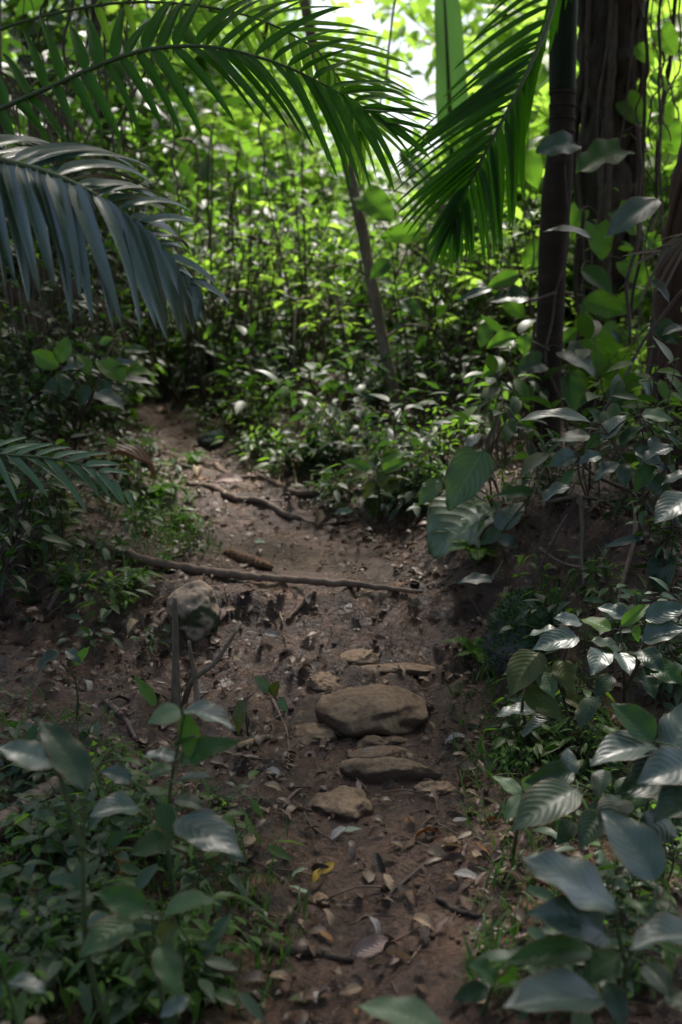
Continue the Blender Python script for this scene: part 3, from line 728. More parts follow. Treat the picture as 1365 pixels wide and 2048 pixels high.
# ------------------------------------------------------------------ trees
def clump_crown(parent, centres, r, nleaf, leafL, mat, seed=0, name='crown', local=False):
    rg = np.random.default_rng(seed)
    c = np.asarray(centres)
    k = rg.integers(0, len(c), nleaf)
    off = rg.normal(0, 1, (nleaf, 3)); off *= (rg.random((nleaf, 1)) ** .4) / np.linalg.norm(off, axis=1, keepdims=True)
    rr = (r * rg.uniform(.6, 1.25, len(c)))[k][:, None]
    pos = c[k] + off * rr * np.array([1, 1, .62])
    d = off * .8 + rg.normal(0, .6, (nleaf, 3)) + np.array([0, 0, -.35])
    n = np.array([0, 0, 1.0]) + rg.normal(0, .45, (nleaf, 3))
    L = leafL * rg.uniform(.6, 1.3, nleaf)
    mb = MB(); leaves(mb, pos, d, n, L, L * rg.uniform(.38, .55, nleaf), rg.uniform(.2, .9, nleaf), .25, pr_ell, 4, 2)
    o = mb.build(name, M[mat], parent)
    if not local: o.data.transform(__import__('mathutils').Matrix.Translation(-Vector(parent.location)))
    return o


def limbs(parent, root, centres, r, mat):
    mb = MB()
    for c in centres:
        m = (np.asarray(root) * .5 + np.asarray(c) * .5) + R.normal(0, .15, 3)
        tube(mb, [root, m, c], [r, r * .5, r * .15], 10, 7, .1, 5)
    o = mb.build('limb', M[mat], parent)
    o.data.transform(__import__('mathutils').Matrix.Translation(-Vector(parent.location)))


def shade_canopy(n, x0, x1, y0, y1, z0, z1, seed):  # centres of unseen overhead leaf clumps, added to darken the foreground
    rg = np.random.default_rng(seed)
    return np.stack([rg.uniform(x0, x1, n), rg.uniform(y0, y1, n), rg.uniform(z0, z1, n)], 1)


# vine-wrapped tree at right
YT = 7.2
b = Gb(1212, YT)
ta = empty('vine_wrapped_tree', b, 'thick dark trunk wrapped in woody vines behind the slim palm', 'tree')
tp = [b - np.array([0, 0, .1]), P(1214, 700, YT), P(1215, 500, YT), P(1218, 250, YT), P(1225, 0, YT), P(1228, -300, YT), P(1232, -700, YT + .1)]
trunk_part(ta, tp, [.24, .185, .165, .175, .185, .17, .12], 'bark', n=110, sides=48, rough=.34, freq=8)
tc_ = spline(tp, 60)
for k in range(11):
    mb = MB(); th0 = R.uniform(0, 6.28) if k > 5 else -math.pi / 2 + (k - 2.5) * .42; tw = R.uniform(-.8, .8); fq = R.uniform(.1, .35); am = R.uniform(.05, .3); vr = R.uniform(.008, .034)
    pts = []
    for q in range(0, 60, 2):
        th = th0 + tw * q / 60 + am * math.sin(q * fq + k)
        rad_ = .19 + .02 * math.sin(q * .5 + k * 2)
        pts.append(tc_[q] + rad_ * np.array([math.cos(th), math.sin(th), 0]))
    tube(mb, pts, [vr, vr * .7], 90, 8, .3, 11)
    o = mb.build('vine_stem', M['vine' if k % 3 else 'bark'], ta); o.data.transform(__import__('mathutils').Matrix.Translation(-Vector(ta.location)))
cc = shade_canopy(26, -2.6, 4.4, 3.6, 8.0, 4.6, 6.4, 3)  # out-of-view crown spread over the path to block the sun
limbs(ta, tp[-1], cc[:12], .06, 'bark')
clump_crown(ta, cc, .75, 8000, .17, 'shade_canopy', 5)

# right edge tree
YR = 5.5
b = Gb(1352, YR)
tb = empty('leaning_tree', b, 'reddish-brown trunk leaning out of the frame at the right edge', 'tree')
tp = [b - np.array([0, 0, .1]), P(1352, 760, YR), P(1362, 600, YR), P(1388, 420, YR), P(1415, 250, YR), P(1435, 0, YR), P(1460, -400, YR)]
trunk_part(tb, tp, [.19, .145, .128, .12, .115, .11, .09], 'bark_red', n=70, sides=30, rough=.16, freq=8)
for k in range(5):
    mb = MB(); c = spline(tp, 30); th0 = -2.6 + k * .5
    pts = [c[q] + (.125 + .05 * (q < 6)) * np.array([math.cos(th0 + .25 * math.sin(q * .4 + k)), math.sin(th0 + .25 * math.sin(q * .4 + k)), 0]) for q in range(30)]
    tube(mb, pts, [.016, .010], 50, 7, .15, 14)
    o = mb.build('vine_stem', M['bark_red'], tb); o.data.transform(__import__('mathutils').Matrix.Translation(-Vector(tb.location)))
cc = np.vstack([shade_canopy(18, 1.2, 5.2, -1.0, 6, 3.8, 5.6, 9), shade_canopy(16, -3.2, 2.5, -1.5, 5.5, 3.9, 5.8, 19)])  # unseen clumps above the viewpoint, added to shade the near plants
limbs(tb, tp[-1], cc[:8], .05, 'bark_red')
clump_crown(tb, cc, .75, 9000, .17, 'shade_canopy', 6)

# slender leaning trunk in the middle
YS = 7.0
b = Gb(806, YS)
tcx = empty('slender_tree', b, 'slender pale trunk leaning left across the middle of the undergrowth', 'tree')
tp = [b - np.array([0, 0, .05]), P(800, 860, YS), P(788, 790, YS), P(772, 710, YS), P(754, 615, YS), P(736, 520, YS), P(722, 445, YS), P(700, 350, YS), P(670, 225, YS), P(638, 130, YS), P(612, 20, YS), P(590, -120, YS), P(560, -400, YS)]
trunk_part(tcx, tp, [.045, .036, .034, .034, .032, .030, .028], 'bark_grey', n=80, sides=14, rough=.16, freq=10)
cc = shade_canopy(12, -2.6, .8, 4.8, 8.0, 4.7, 6.2, 12)  # crown above the frame, added as part of the shading cover
limbs(tcx, tp[-1], cc[:7], .025, 'bark_grey')
clump_crown(tcx, cc, .6, 3200, .15, 'shade_canopy', 7)
for k, (px, py) in enumerate([(713, 410), (745, 560), (766, 680)]):
    s_ = (-1) ** k; mb = MB(); tube(mb, [P(px, py, YS), P(px + 50 * s_, py - 30, YS - .1), P(px + 110 * s_, py - 20, YS - .15)], [.008, .004], 8, 6)
    o = mb.build('twig', M['bark_grey'], tcx); o.data.transform(__import__('mathutils').Matrix.Translation(-Vector(tcx.location)))

# dark trunks in the thicket on the left
for (px, Y, r, x0, x1, y0, y1, sd, lb) in [
        (236, 8.6, .032, -4.5, -.8, 5.0, 8.4, 21, 'thin dark straight trunk behind the upper left palm frond'),
        (28, 7.6, .11, -5.2, -1.5, 2.0, 7.5, 22, 'thick shadowy trunk hung with dead fronds at the left edge')]:
    b = Gb(px, Y)
    t = empty('thicket_tree', b, lb, 'tree')
    tp = [b - np.array([0, 0, .1])] + [b + np.array([R.normal(0, .03), R.normal(0, .03), h]) for h in (.8, 1.8, 2.8, 3.8, 5.0)]
    trunk_part(t, tp, [r * 1.3, r, r, r * .9, r * .6], 'bark', n=50, sides=14, rough=.18)
    cc = shade_canopy(10, x0, x1, y0, y1, 4.7, 6.0, sd)  # unseen crown added overhead to keep this side dim
    limbs(t, tp[-1], cc[:6], .03, 'bark'); clump_crown(t, cc, .65, 2400, .16, 'shade_canopy', sd)

# ------------------------------------------------------------------ climbers
def climber(label, leafs, stems, base, sr=.006):
    return hero('climbing_vine', label, 'vine', base, leafs, stems, 'vine', sr)


b = Gb(1150, 5.85)
st1 = [b, P(1120, 800, 5.86), P(1092, 720, 5.86), P(1105, 640, 5.86), P(1112, 585, 5.86), P(1132, 520, 5.87), P(1138, 440, 5.88), P(1130, 330, 5.88)]
climber('vine with round green leaves climbing the slim palm trunk', [
    (1145, 286, 1072, 306, 5.75, 44, 'silver', -.05, .5, pr_heart), (1183, 478, 1086, 464, 5.7, 20, 'silver'),
    (1138, 745, 1148, 832, 5.7, 48, 'mid', -.05), (1133, 700, 1190, 752, 5.7, 58, 'dark', -.06, .5, pr_heart), (1053, 665, 1050, 716, 5.75, 40, 'bright', -.03),
    (1083, 725, 1036, 736, 5.7, 46, 'dark', -.05, .5, pr_heart), (1068, 775, 1018, 817, 5.7, 40, 'mid'), (1033, 675, 972, 696, 5.75, 34, 'bright'),
    (1008, 720, 964, 752, 5.75, 34, 'bright'), (1038, 548, 972, 576, 5.8, 32, 'bright'), (985, 577, 914, 603, 5.8, 14, 'silver'), (1058, 595, 976, 606, 5.8, 38, 'dark')],
    [st1, [P(1112, 585, 5.86), P(1060, 600, 5.8), P(1010, 580, 5.8)], [P(1098, 700, 5.86), P(1050, 680, 5.78), P(1030, 690, 5.76)], [P(1092, 730, 5.86), P(1040, 760, 5.75), P(1015, 735, 5.75)]], b)
b = Gb(1215, 6.6)
climber('vine with big translucent heart leaves climbing the vine-wrapped trunk', [
    (1243, 300, 1153, 347, 6.6, 78, 'mid', -.05, .3, pr_heart), (1193, 450, 1204, 520, 6.5, 80, 'bright', -.05, .3, pr_heart),
    (1163, 538, 1226, 592, 6.5, 62, 'mid', -.05, .4), (1168, 600, 1256, 628, 6.4, 56, 'bright', -.05, .4), (1175, 675, 1276, 768, 6.3, 92, 'bright', -.06, .5, pr_heart),
    (1293, 815, 1196, 790, 6.2, 46, 'mid'), (1243, 686, 1219, 658, 6.2, 14, 'silver'), (1365, 655, 1322, 673, 5.0, 18, 'silver'), (1230, 620, 1290, 580, 6.6, 60, 'bright', .03, .4),
    (1180, 780, 1120, 800, 6.2, 56, 'mid'), (1270, 700, 1310, 650, 6.5, 60, 'bright', .05, .4, pr_heart), (1190, 590, 1165, 640, 6.5, 50, 'mid'),
    (1250, 520, 1290, 570, 6.5, 62, 'bright', 0, .4, pr_heart), (1235, 420, 1275, 470, 6.8, 54, 'bright', 0, .4, pr_heart), (1290, 470, 1330, 520, 6.6, 50, 'bright'), (1160, 420, 1130, 470, 6.6, 50, 'bright', 0, .4, pr_heart),
    (1250, 200, 1295, 250, 7.0, 56, 'bright', 0, .4, pr_heart), (1300, 150, 1340, 190, 6.8, 46, 'bright'), (1270, 90, 1310, 130, 6.9, 50, 'bright'), (1240, 660, 1195, 715, 6.4, 74, 'bright', 0, .4, pr_heart),
    (1285, 740, 1240, 790, 6.2, 66, 'bright', 0, .4), (1150, 740, 1170, 800, 6.3, 56, 'bright'), (1310, 540, 1350, 590, 6.4, 60, 'bright', 0, .4, pr_heart), (1160, 660, 1120, 690, 6.4, 46, 'bright'),
    (1055, 300, 1075, 380, 6.9, 60, 'bright', 0, .3), (1075, 420, 1030, 470, 6.9, 60, 'pale', 0, .3), (1060, 220, 1020, 270, 7.2, 50, 'bright', 0, .4, pr_heart), (1320, 60, 1350, 110, 6.6, 60, 'bright', 0, .4, pr_heart), (1335, 250, 1355, 310, 6.6, 60, 'bright', 0, .4, pr_heart), (1200, 830, 1160, 860, 6.0, 60, 'mid'), (1090, 130, 1060, 180, 7.2, 46, 'bright'), (1085, 490, 1050, 540, 6.8, 56, 'bright', 0, .4, pr_heart), (1010, 590, 1050, 640, 6.6, 60, 'bright'), (985, 640, 960, 700, 6.7, 50, 'bright')],
    [[b, P(1220, 760, 6.6), P(1200, 680, 6.7), P(1190, 600, 6.85), P(1185, 500, 6.85), P(1210, 380, 6.85), P(1240, 290, 6.9), P(1262, 120, 6.95), P(1268, -40, 7)], [P(1190, 600, 6.85), P(1080, 560, 6.9), P(1050, 430, 6.9), P(1060, 220, 7.0)], [P(1220, 760, 6.6), P(1260, 700, 6.5), P(1300, 650, 5.6), P(1360, 656, 5.1)]], b)
b = Gb(1300, 5.2)
climber('vine lifting one gleaming silver leaf between the two right trunks', [
    (1318, 398, 1210, 477, 5.15, 36, 'silver', -.12, .4), (1300, 560, 1340, 610, 5.1, 44, 'dark'), (1310, 640, 1360, 690, 5.05, 50, 'dark'), (1280, 745, 1300, 800, 5.1, 40, 'silver')],
    [[b, P(1290, 800, 5.2), P(1310, 640, 5.2), P(1290, 500, 5.25), P(1316, 400, 5.18)]], b, .004)
b = Gb(835, 6.9)
climber('vine with two rounded leaves beside the slender leaning trunk', [
    (728, 390, 785, 442, 6.85, 64, 'bright', -.05, .4, pr_heart), (832, 464, 760, 474, 6.8, 46, 'bright', -.03, .4, pr_heart), (780, 520, 740, 560, 6.85, 40, 'mid'), (800, 600, 845, 640, 6.85, 40, 'mid')],
    [[b, P(815, 700, 6.88), P(790, 560, 6.88), P(780, 480, 6.86), P(735, 395, 6.86)], [P(790, 560, 6.88), P(820, 490, 6.84), P(832, 466, 6.8)]], b, .004)

# banana
b = Gb(905, 9.2)
bn = empty('banana_plant', b, 'banana plant with tall pale green blades behind the right palm frond', 'banana plant')
trunk_part(bn, [b - np.array([0, 0, .1]), P(905, 700, 9.2), P(910, 520, 9.2), P(915, 380, 9.2)], [.09, .075, .06, .03], 'crownshaft', 'stalk', rough=0)
for (bx, by, tx, ty, w, dY) in [(905, 330, 884, -120, 62, -.5), (1040, 500, 1042, 270, 56, -.2), (910, 430, 1045, 520, 62, -.4), (905, 430, 800, 300, 60, .2), (912, 400, 985, 120, 70, .3)]:
    mb = MB(); p0, p1 = P(bx, by, 9.2), P(tx, ty, 9.2 + dY)
    leaves(mb, p0, p1 - p0, unit(CAM - p0) + np.array([.2, 0, .3]), np.linalg.norm(p1 - p0), w * 9.2 / FPX, .25, .3, pr_broad, 40, 8, wave=.07)
    o = mb.build('leaf', M['banana'], bn); rb = MB(); tube(rb, [p0, p0 * .5 + p1 * .5 + unit(CAM - p0) * .16 + np.array([0, 0, .02]), p1], [.02, .014, .004], 20, 7); q_ = rb.build('midrib', M['stem'], o); q_.data.transform(__import__('mathutils').Matrix.Translation(-Vector(bn.location))); o.data.transform(__import__('mathutils').Matrix.Translation(-Vector(bn.location)))

# ------------------------------------------------------------------ bushes
def bush_parts(o, h, spread, ns, per, leafL, ratio, mat, smat='stem_brown', seed=0, prof=pr_ell, low=.15, sr=.006, nv=4, droop=.6):
    rg = np.random.default_rng(seed)
    sm, lm = MB(), MB()
    for k in range(ns):
        a = rg.uniform(0, 6.28); hh = h * rg.uniform(.55, 1.1); s = spread * rg.uniform(.15, 1.0)
        tipp = np.array([math.cos(a) * s, math.sin(a) * s, hh])
        pts = [np.array([math.cos(a) * .03, math.sin(a) * .03, -.03]), np.array([math.cos(a) * s * .3, math.sin(a) * s * .3, hh * .35]) + rg.normal(0, .06 * h, 3), np.array([math.cos(a) * s * .55, math.sin(a) * s * .55, hh * .7]) + rg.normal(0, .08 * h, 3), tipp]
        c = spline(pts, 14)
        tube(sm, c, [sr * 1.3, sr, sr * .35], 14, 5)
        t = rg.uniform(low, 1.0, per) ** .8
        base = np.array([[np.interp(x, np.linspace(0, 1, 14), c[:, q]) for q in range(3)] for x in t])
        az = np.arange(per) * 2.4 + rg.uniform(0, 6.28)
        el = rg.normal(.1, .35, per)
        d = np.stack([np.cos(az) * np.cos(el), np.sin(az) * np.cos(el), np.sin(el)], 1)
        L = leafL * rg.uniform(.4, 1.5, per)
        pet = L * rg.uniform(.2, 1.4, per)                 # leaves stand off their stem on side twigs
        b2 = base + d * pet[:, None]
        for q in range(per):
            if q % 2 == 0: tube(sm, [base[q], b2[q]], [sr * .35, sr * .22], 2, 4)
        d2 = d + np.array([0, 0, -.35]) + rg.normal(0, .25, (per, 3))
        n = np.array([0, 0, 1.0]) + rg.normal(0, .35, (per, 3))
        leaves(lm, b2, d2, n, L, L * ratio * rg.uniform(.8, 1.2, per), droop * rg.uniform(.3, 1.5, per), .25, prof, nv, 2)
    lm.build('foliage', M[mat], o); sm.build('stem', M[smat], o)
    return o


ORD = ['closest', 'second closest', 'third closest', 'fourth closest', 'fifth closest', 'sixth closest', 'seventh closest', 'eighth closest', 'ninth closest', 'tenth closest',
       'eleventh closest', 'twelfth closest', 'thirteenth closest', 'fourteenth closest', 'fifteenth closest', 'sixteenth closest', 'seventeenth closest', 'eighteenth closest', 'nineteenth closest', 'twentieth closest']
LEFT = ['leftmost', 'second from left', 'third from left', 'fourth from left', 'fifth from left', 'sixth from left', 'seventh from left', 'eighth from left', 'ninth from left', 'tenth from left', 'eleventh from left',
        'twelfth from left', 'thirteenth from left', 'fourteenth from left', 'fifteenth from left', 'sixteenth from left', 'seventeenth from left', 'eighteenth from left', 'nineteenth from left', 'twentieth from left']

PROTO = {}


def proto(kind, **kw):
    """the first of a kind is built; later ones copy it"""
    def make(loc, rz, sc, name, label, cat, group):
        if kind not in PROTO:
            o = empty(name, loc, label, cat, group, rz, sc); bush_parts(o, **kw); PROTO[kind] = o
        else:
            o = copy_tree(PROTO[kind]); o.location = loc; o.rotation_euler = (0, 0, rz); o.scale = (sc,) * 3
            tag(o, label, cat, group)
        return o
    return make


KINDS = {
    'gold0': proto('gold0', h=2.6, spread=1.1, ns=20, per=70, leafL=.19, ratio=.5, mat='bush_gold', seed=1, low=.25),
    'gold1': proto('gold1', h=3.4, spread=1.2, ns=20, per=80, leafL=.17, ratio=.48, mat='bush_gold', seed=2, low=.3),
    'green0': proto('green0', h=1.9, spread=.95, ns=14, per=64, leafL=.14, ratio=.45, mat='bush', seed=3, low=.2),
    'green1': proto('green1', h=1.4, spread=.75, ns=18, per=52, leafL=.11, ratio=.42, mat='bush', seed=4, low=.2),
    'grey0': proto('grey0', h=.8, spread=.5, ns=12, per=26, leafL=.11, ratio=.40, mat='bush_grey', seed=5, prof=pr_lance),
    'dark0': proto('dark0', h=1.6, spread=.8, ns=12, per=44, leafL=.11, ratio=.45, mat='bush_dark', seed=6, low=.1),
    'big0': proto('big0', h=2.2, spread=.8, ns=10, per=22, leafL=.27, ratio=.6, mat='bush_gold', seed=9, low=.2, nv=6),
    'lance0': proto('lance0', h=1.3, spread=.5, ns=10, per=26, leafL=.19, ratio=.2, mat='bush', seed=61, prof=pr_lance, droop=1.0),
    'tiny0': proto('tiny0', h=1.2, spread=.6, ns=16, per=90, leafL=.055, ratio=.5, mat='bush', seed=62, sr=.004),
    'low0': proto('low0', h=.6, spread=.35, ns=8, per=18, leafL=.10, ratio=.42, mat='bush', seed=7),
    'low1': proto('low1', h=.5, spread=.32, ns=7, per=18, leafL=.085, ratio=.38, mat='bush_dark', seed=8, prof=pr_lance),
}


def row(name, cat, group, items, desc):
    """items: (kind, px, Y, scale); labelled by their order from left within the row"""
    items = sorted(items, key=lambda q: q[1])
    for i, (k, px, Y, s) in enumerate(items):
        loc = Gb(px, Y)
        KINDS[k](loc, R.uniform(0, 6.28), s, name, f'{desc}, {LEFT[i]}' if len(items) > 1 else desc, cat, group)


# farthest, brightest screen of leaves
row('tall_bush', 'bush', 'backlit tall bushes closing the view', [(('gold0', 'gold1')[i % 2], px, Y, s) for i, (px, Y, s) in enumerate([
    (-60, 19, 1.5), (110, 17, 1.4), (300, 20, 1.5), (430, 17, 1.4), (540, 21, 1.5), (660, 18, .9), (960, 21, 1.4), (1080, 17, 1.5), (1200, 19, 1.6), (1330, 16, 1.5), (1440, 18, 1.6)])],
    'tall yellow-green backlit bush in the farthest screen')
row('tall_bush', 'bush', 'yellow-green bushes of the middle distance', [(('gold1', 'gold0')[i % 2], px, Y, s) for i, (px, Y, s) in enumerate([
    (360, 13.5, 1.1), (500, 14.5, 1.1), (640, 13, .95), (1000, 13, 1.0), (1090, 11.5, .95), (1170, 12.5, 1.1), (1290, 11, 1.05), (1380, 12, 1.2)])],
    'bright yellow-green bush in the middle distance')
row('leafy_bush', 'bush', 'green bushes behind the seedlings', [(('green0', 'green1')[i % 2], px, Y, s) for i, (px, Y, s) in enumerate([
    (20, 10, 1.2), (150, 11, 1.3), (280, 11.5, 1.2), (390, 10.5, 1.0), (480, 11.5, 1.05), (560, 10, .9), (650, 11, 1.0), (760, 10.5, .85), (850, 11.5, 1.0), (930, 10, .9), (1010, 9.2, .9), (1150, 9.2, 1.0), (1260, 8.8, 1.05), (1340, 8.4, 1.0)])],
    'mid-green bush in the row behind the leaning trunk')
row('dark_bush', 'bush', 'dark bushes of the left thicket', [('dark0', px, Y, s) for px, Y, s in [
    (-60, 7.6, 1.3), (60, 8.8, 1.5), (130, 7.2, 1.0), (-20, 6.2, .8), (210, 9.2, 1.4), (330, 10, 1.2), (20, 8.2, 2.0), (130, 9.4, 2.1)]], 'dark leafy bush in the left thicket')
row('leafy_bush', 'bush', 'knee-high bushes along the far path side', [(k, px, Y, s) for k, px, Y, s in [
    ('green1', 450, 9.4, .6), ('dark0', 720, 8.6, .4), ('green1', 850, 8.8, .55), ('lance0', 960, 8.2, .6), ('big0', 1180, 6.9, .3), ('big0', 1245, 6.3, .28)]],
    'knee-high bush along the far side of the path')
row('grey_shrub', 'shrub', 'grey-sheened shrubs behind the path', [('grey0', px, Y, s) for px, Y, s in [
    (420, 8.6, .9), (530, 7.8, .6), (750, 7.3, .6), (560, 8.4, .8)]],
    'small shrub of glossy grey-green leaves behind the path')
row('low_shrub', 'shrub', 'low dark shrubs bordering the upper path', [(('low1', 'tiny0', 'low0')[int(px) % 3], px, Y, s * (1, .38, .8)[int(px) % 3]) for px, Y, s in [
    (470, 7.5, .8), (530, 7.2, .6), (650, 6.7, .5), (770, 6.4, .5), (890, 5.9, .6), (860, 5.6, .6)]],
    'low dark shrub bordering the upper path')
row('low_shrub', 'shrub', 'low shrubs left of the upper path', [(k, px, Y, s) for k, px, Y, s in [
    ('low1', 210, 7.2, .8), ('low0', 250, 7.8, .8), ('low1', 150, 6.4, .9), ('low1', 60, 5.8, .9), ('low0', 20, 6.6, 1.0), ('low1', 240, 6.6, .6), ('low0', 100, 5.2, .5), ('low1', -10, 5.0, .8), ('low0', 270, 8.8, .9), ('low1', 215, 6.0, .4)]],
    'low shrub left of the upper path')
for q, (mt_, sd_) in enumerate((('bush', 71), ('bush_grey', 72), ('bush_dark', 73), ('mid', 74))):
    KINDS[f'herb{q}'] = proto(f'herb{q}', h=.62 + .1 * q, spread=.2, ns=3, per=9, leafL=.14, ratio=(.42, .36, .40, .30)[q], mat=mt_, smat='stem_brown', seed=sd_, low=.3, sr=.0045, nv=6, prof=pr_acum)
row('low_shrub', 'shrub', 'low shrubs on the right bank', [(k, px, Y, s) for k, px, Y, s in [
    ('low1', 1100, 4.6, .35), ('herb2', 1060, 4.75, .5), ('herb1', 1120, 4.55, .5), ('herb2', 1190, 4.5, .9), ('herb1', 1235, 4.7, .6), ('herb2', 1000, 4.95, .7), ('herb2', 1280, 4.4, .8), ('low1', 1330, 4.0, .6), ('low0', 1350, 4.7, .9), ('grey0', 1345, 3.6, .5)]],
    'low shrub on the root-laced right bank')

row('large_leaf_bush', 'bush', 'large-leaved lime bushes behind the right trunks', [('big0', px, Y, s) for px, Y, s in [
    (1010, 9.6, .95), (1065, 8.6, .75), (1130, 9.4, 1.1), (1190, 8.6, .85), (1255, 9.2, 1.15), (1320, 8.2, .95), (1400, 8.6, 1.1), (1290, 7.6, .6)]],
    'large-leaved lime bush behind the right trunks')
row('leafy_bush', 'bush', 'green bushes mixed through the middle thicket', [(('tiny0', 'green0', 'lance0', 'big0')[i % 4], px, Y, s * (1.1, .9, 1.1, .5)[i % 4]) for i, (px, Y, s) in enumerate([
    (400, 9.2, .8), (470, 9.9, .8), (530, 9.0, .7), (610, 9.6, .75), (690, 9.9, .7), (740, 8.8, .7), (800, 9.3, .65), (890, 8.8, .75), (950, 8.6, .7), (1020, 8.0, .75), (330, 9.4, .7)])],
    'waist-high green bush mixed through the middle thicket')
rg = np.random.default_rng(5)
for (d0, d1, desc, n) in ((5.7, 6.5, 'upright broad-leaved herb nearest the upper path', 12), (6.6, 7.4, 'upright herb just behind the front herbs', 15), (7.5, 8.6, 'upright herb in the back row before the thicket', 17)):
    row('herb', 'herb', desc.replace('upright', 'upright herbs:'), [(f'herb{int(rg.integers(0, 4))}', px, rg.uniform(d0, d1), rg.uniform(.5, .95)) for px in np.linspace(640 - (d0 - 5.7) * 90, 1040, n) + rg.normal(0, 14, n)], desc)
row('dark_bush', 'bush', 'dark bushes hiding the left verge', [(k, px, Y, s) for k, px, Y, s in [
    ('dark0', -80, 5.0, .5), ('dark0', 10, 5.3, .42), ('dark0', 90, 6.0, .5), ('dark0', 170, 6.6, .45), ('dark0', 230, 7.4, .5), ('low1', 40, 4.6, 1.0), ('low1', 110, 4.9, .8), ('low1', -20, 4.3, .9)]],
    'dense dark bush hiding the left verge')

KINDS['sap'] = proto('sap', h=2.4, spread=.35, ns=3, per=16, leafL=.12, ratio=.42, mat='bush', seed=41, low=.35, sr=.009)
KINDS['sap2'] = proto('sap2', h=1.7, spread=.3, ns=3, per=13, leafL=.15, ratio=.36, mat='bush_gold', seed=42, low=.35, sr=.008, prof=pr_lance)
KINDS['twiggy'] = proto('twiggy', h=1.9, spread=.9, ns=16, per=5, leafL=.09, ratio=.45, mat='bush', seed=44, low=.3, sr=.006)
row('twiggy_bush', 'bush', 'nearly bare twiggy bushes in the thicket', [('twiggy', px, Y, s) for px, Y, s in [
    (330, 8.8, 1.0), (430, 8.0, .85), (520, 8.6, 1.0), (610, 8.2, .9), (680, 7.6, .75), (840, 7.5, .75), (920, 7.0, .7), (990, 7.8, .95), (80, 6.6, .9), (190, 7.4, 1.0), (1260, 6.8, .9)]],
    'nearly bare twiggy bush in the thicket')
row('sapling', 'sapling', 'thin saplings rising from the undergrowth', [(k, px, Y, s) for k, px, Y, s in [
    ('sap', 300, 9.0, 1.1), ('sap2', 375, 8.6, 1.0), ('sap', 440, 8.2, .85), ('sap2', 505, 8.4, .9), ('sap', 570, 7.9, .75), ('sap2', 640, 8.0, .8), ('sap2', 700, 7.6, .7), ('sap', 830, 7.8, .7), ('sap2', 880, 7.2, .75), ('sap', 960, 7.4, .8), ('sap2', 1010, 6.6, .8), ('sap2', 1050, 7.2, 1.0)]],
    'thin-stemmed sapling rising from the undergrowth')
# trees beyond the bushes; their crowns come low and close the view
BT = None
for i, (px, Y, h, s_, mt) in enumerate([(-120, 14, 4.4, 1.2, 0), (90, 16, 4.8, 1.2, 0), (270, 14.5, 4.6, 1.05, 0), (430, 17, 5.0, 1.1, 1), (540, 15.5, 4.6, .9, 1), (980, 15, 4.6, 1.1, 1), (1130, 16, 5, 1.25, 1), (1290, 14, 4.4, 1.2, 1), (1450, 15.5, 4.6, 1.2, 1),
                                        (160, 22, 5.6, 1.3, 1)]):
    b = Gb(px, Y)
    lb = f'leafy backlit tree beyond the bushes, {LEFT[i]}'
    if i in (0, 3):
        t = empty('forest_tree', b, lb, 'tree', 'leafy trees beyond the bushes')
        rg = np.random.default_rng(70 + i); c0 = np.stack([rg.normal(0, 1.0, 26), rg.normal(0, .9, 26), rg.uniform(-2.4, 1.6, 26) + 4.2], 1)
        mb = MB(); tube(mb, [(0, 0, -.1), (.05, 0, 2), (0, .05, 5.4)], [.11, .08, .03], 24, 10, .15, 6); mb.build('trunk', M['bark'], t)
        mb = MB()
        for c in c0[:14]: tube(mb, [(0, 0, max(.8, c[2] - 1.2)), c * np.array([.5, .5, 1]) - np.array([0, 0, .4]), c], [.03, .018, .006], 8, 5)
        mb.build('limb', M['bark'], t)
        clump_crown(t, c0, .8, 1700, .21, 'bush_dark' if i == 0 else 'bush_gold', 80 + i, 'crown', True)  # left crowns coloured darker to imitate the shade there
        if i == 0: BT = [t]
        else: BT.append(t)
    else:
        t = copy_tree(BT[mt]); t.location = b; tag(t, lb)
    t.rotation_euler = (0, 0, R.uniform(0, 6.28)); t.scale = (s_, s_, h / 4.6)

for i, (x, y, sc_) in enumerate([(-4.2, -3.4, 1.0), (-1.4, -5.2, 1.15), (1.7, -4.8, 1.1), (4.4, -3.0, 1.0), (0.2, -8, 1.5)]):
    t = copy_tree(BT[0]); t.location = on_ground(x, y); t.scale = (sc_, sc_, sc_ * .8); t.rotation_euler = (0, 0, i * 1.3)  # unseen trees added to keep open sky from reflecting in the leaves
    tag(t, f'added unseen tree behind the viewpoint, dimming sky reflections, {LEFT[i]}')

# ------------------------------------------------------------------ stones
ROCKS = []


def rock(label, px, py, w, h, d, mat='rock', seed=0, cat='stone', name='path_stone', sink=.35, rz=0.0, rough=.16, sharp=1.0):
    bm = bmesh.new(); bmesh.ops.create_icosphere(bm, subdivisions=5, radius=1)
    o3 = Vector((seed * 3.1, seed * 1.7, 0))
    for v in bm.verts:
        p = v.co.normalized()
        k = 1 + .22 * mn.noise(p * 1.2 + o3) + .10 * mn.noise(p * 2.6 + o3)          # lopsided outline
        q = Vector((p.x * w / 2 * k, p.y * d / 2 * k, math.copysign(abs(p.z) ** sharp, p.z) * h / 2))
        m_ = min(h, w, d) * rough
        t_ = q * (2.2 / max(w, d)) + o3
        q += p * m_ * (.7 * mn.noise(t_ * 1.5) + .3 * mn.noise(t_ * 4) + .10 * mn.noise(t_ * 11) + .05 * mn.noise(t_ * 26))
        v.co = q
    for f in bm.faces: f.smooth = True
    me = bpy.data.meshes.new(name); bm.to_mesh(me); bm.free(); me.materials.append(M[mat])
    o = bpy.data.objects.new(name, me); COL.objects.link(o)
    g = G(px, py)
    o.location = g + np.array([0, 0, h * (.5 - sink)]); o.rotation_euler = (0, 0, rz)
    ROCKS.append((label, g, max(w, d) / 2))
    return tag(o, label, cat, 'stones in the path' if cat == 'stone' else None)


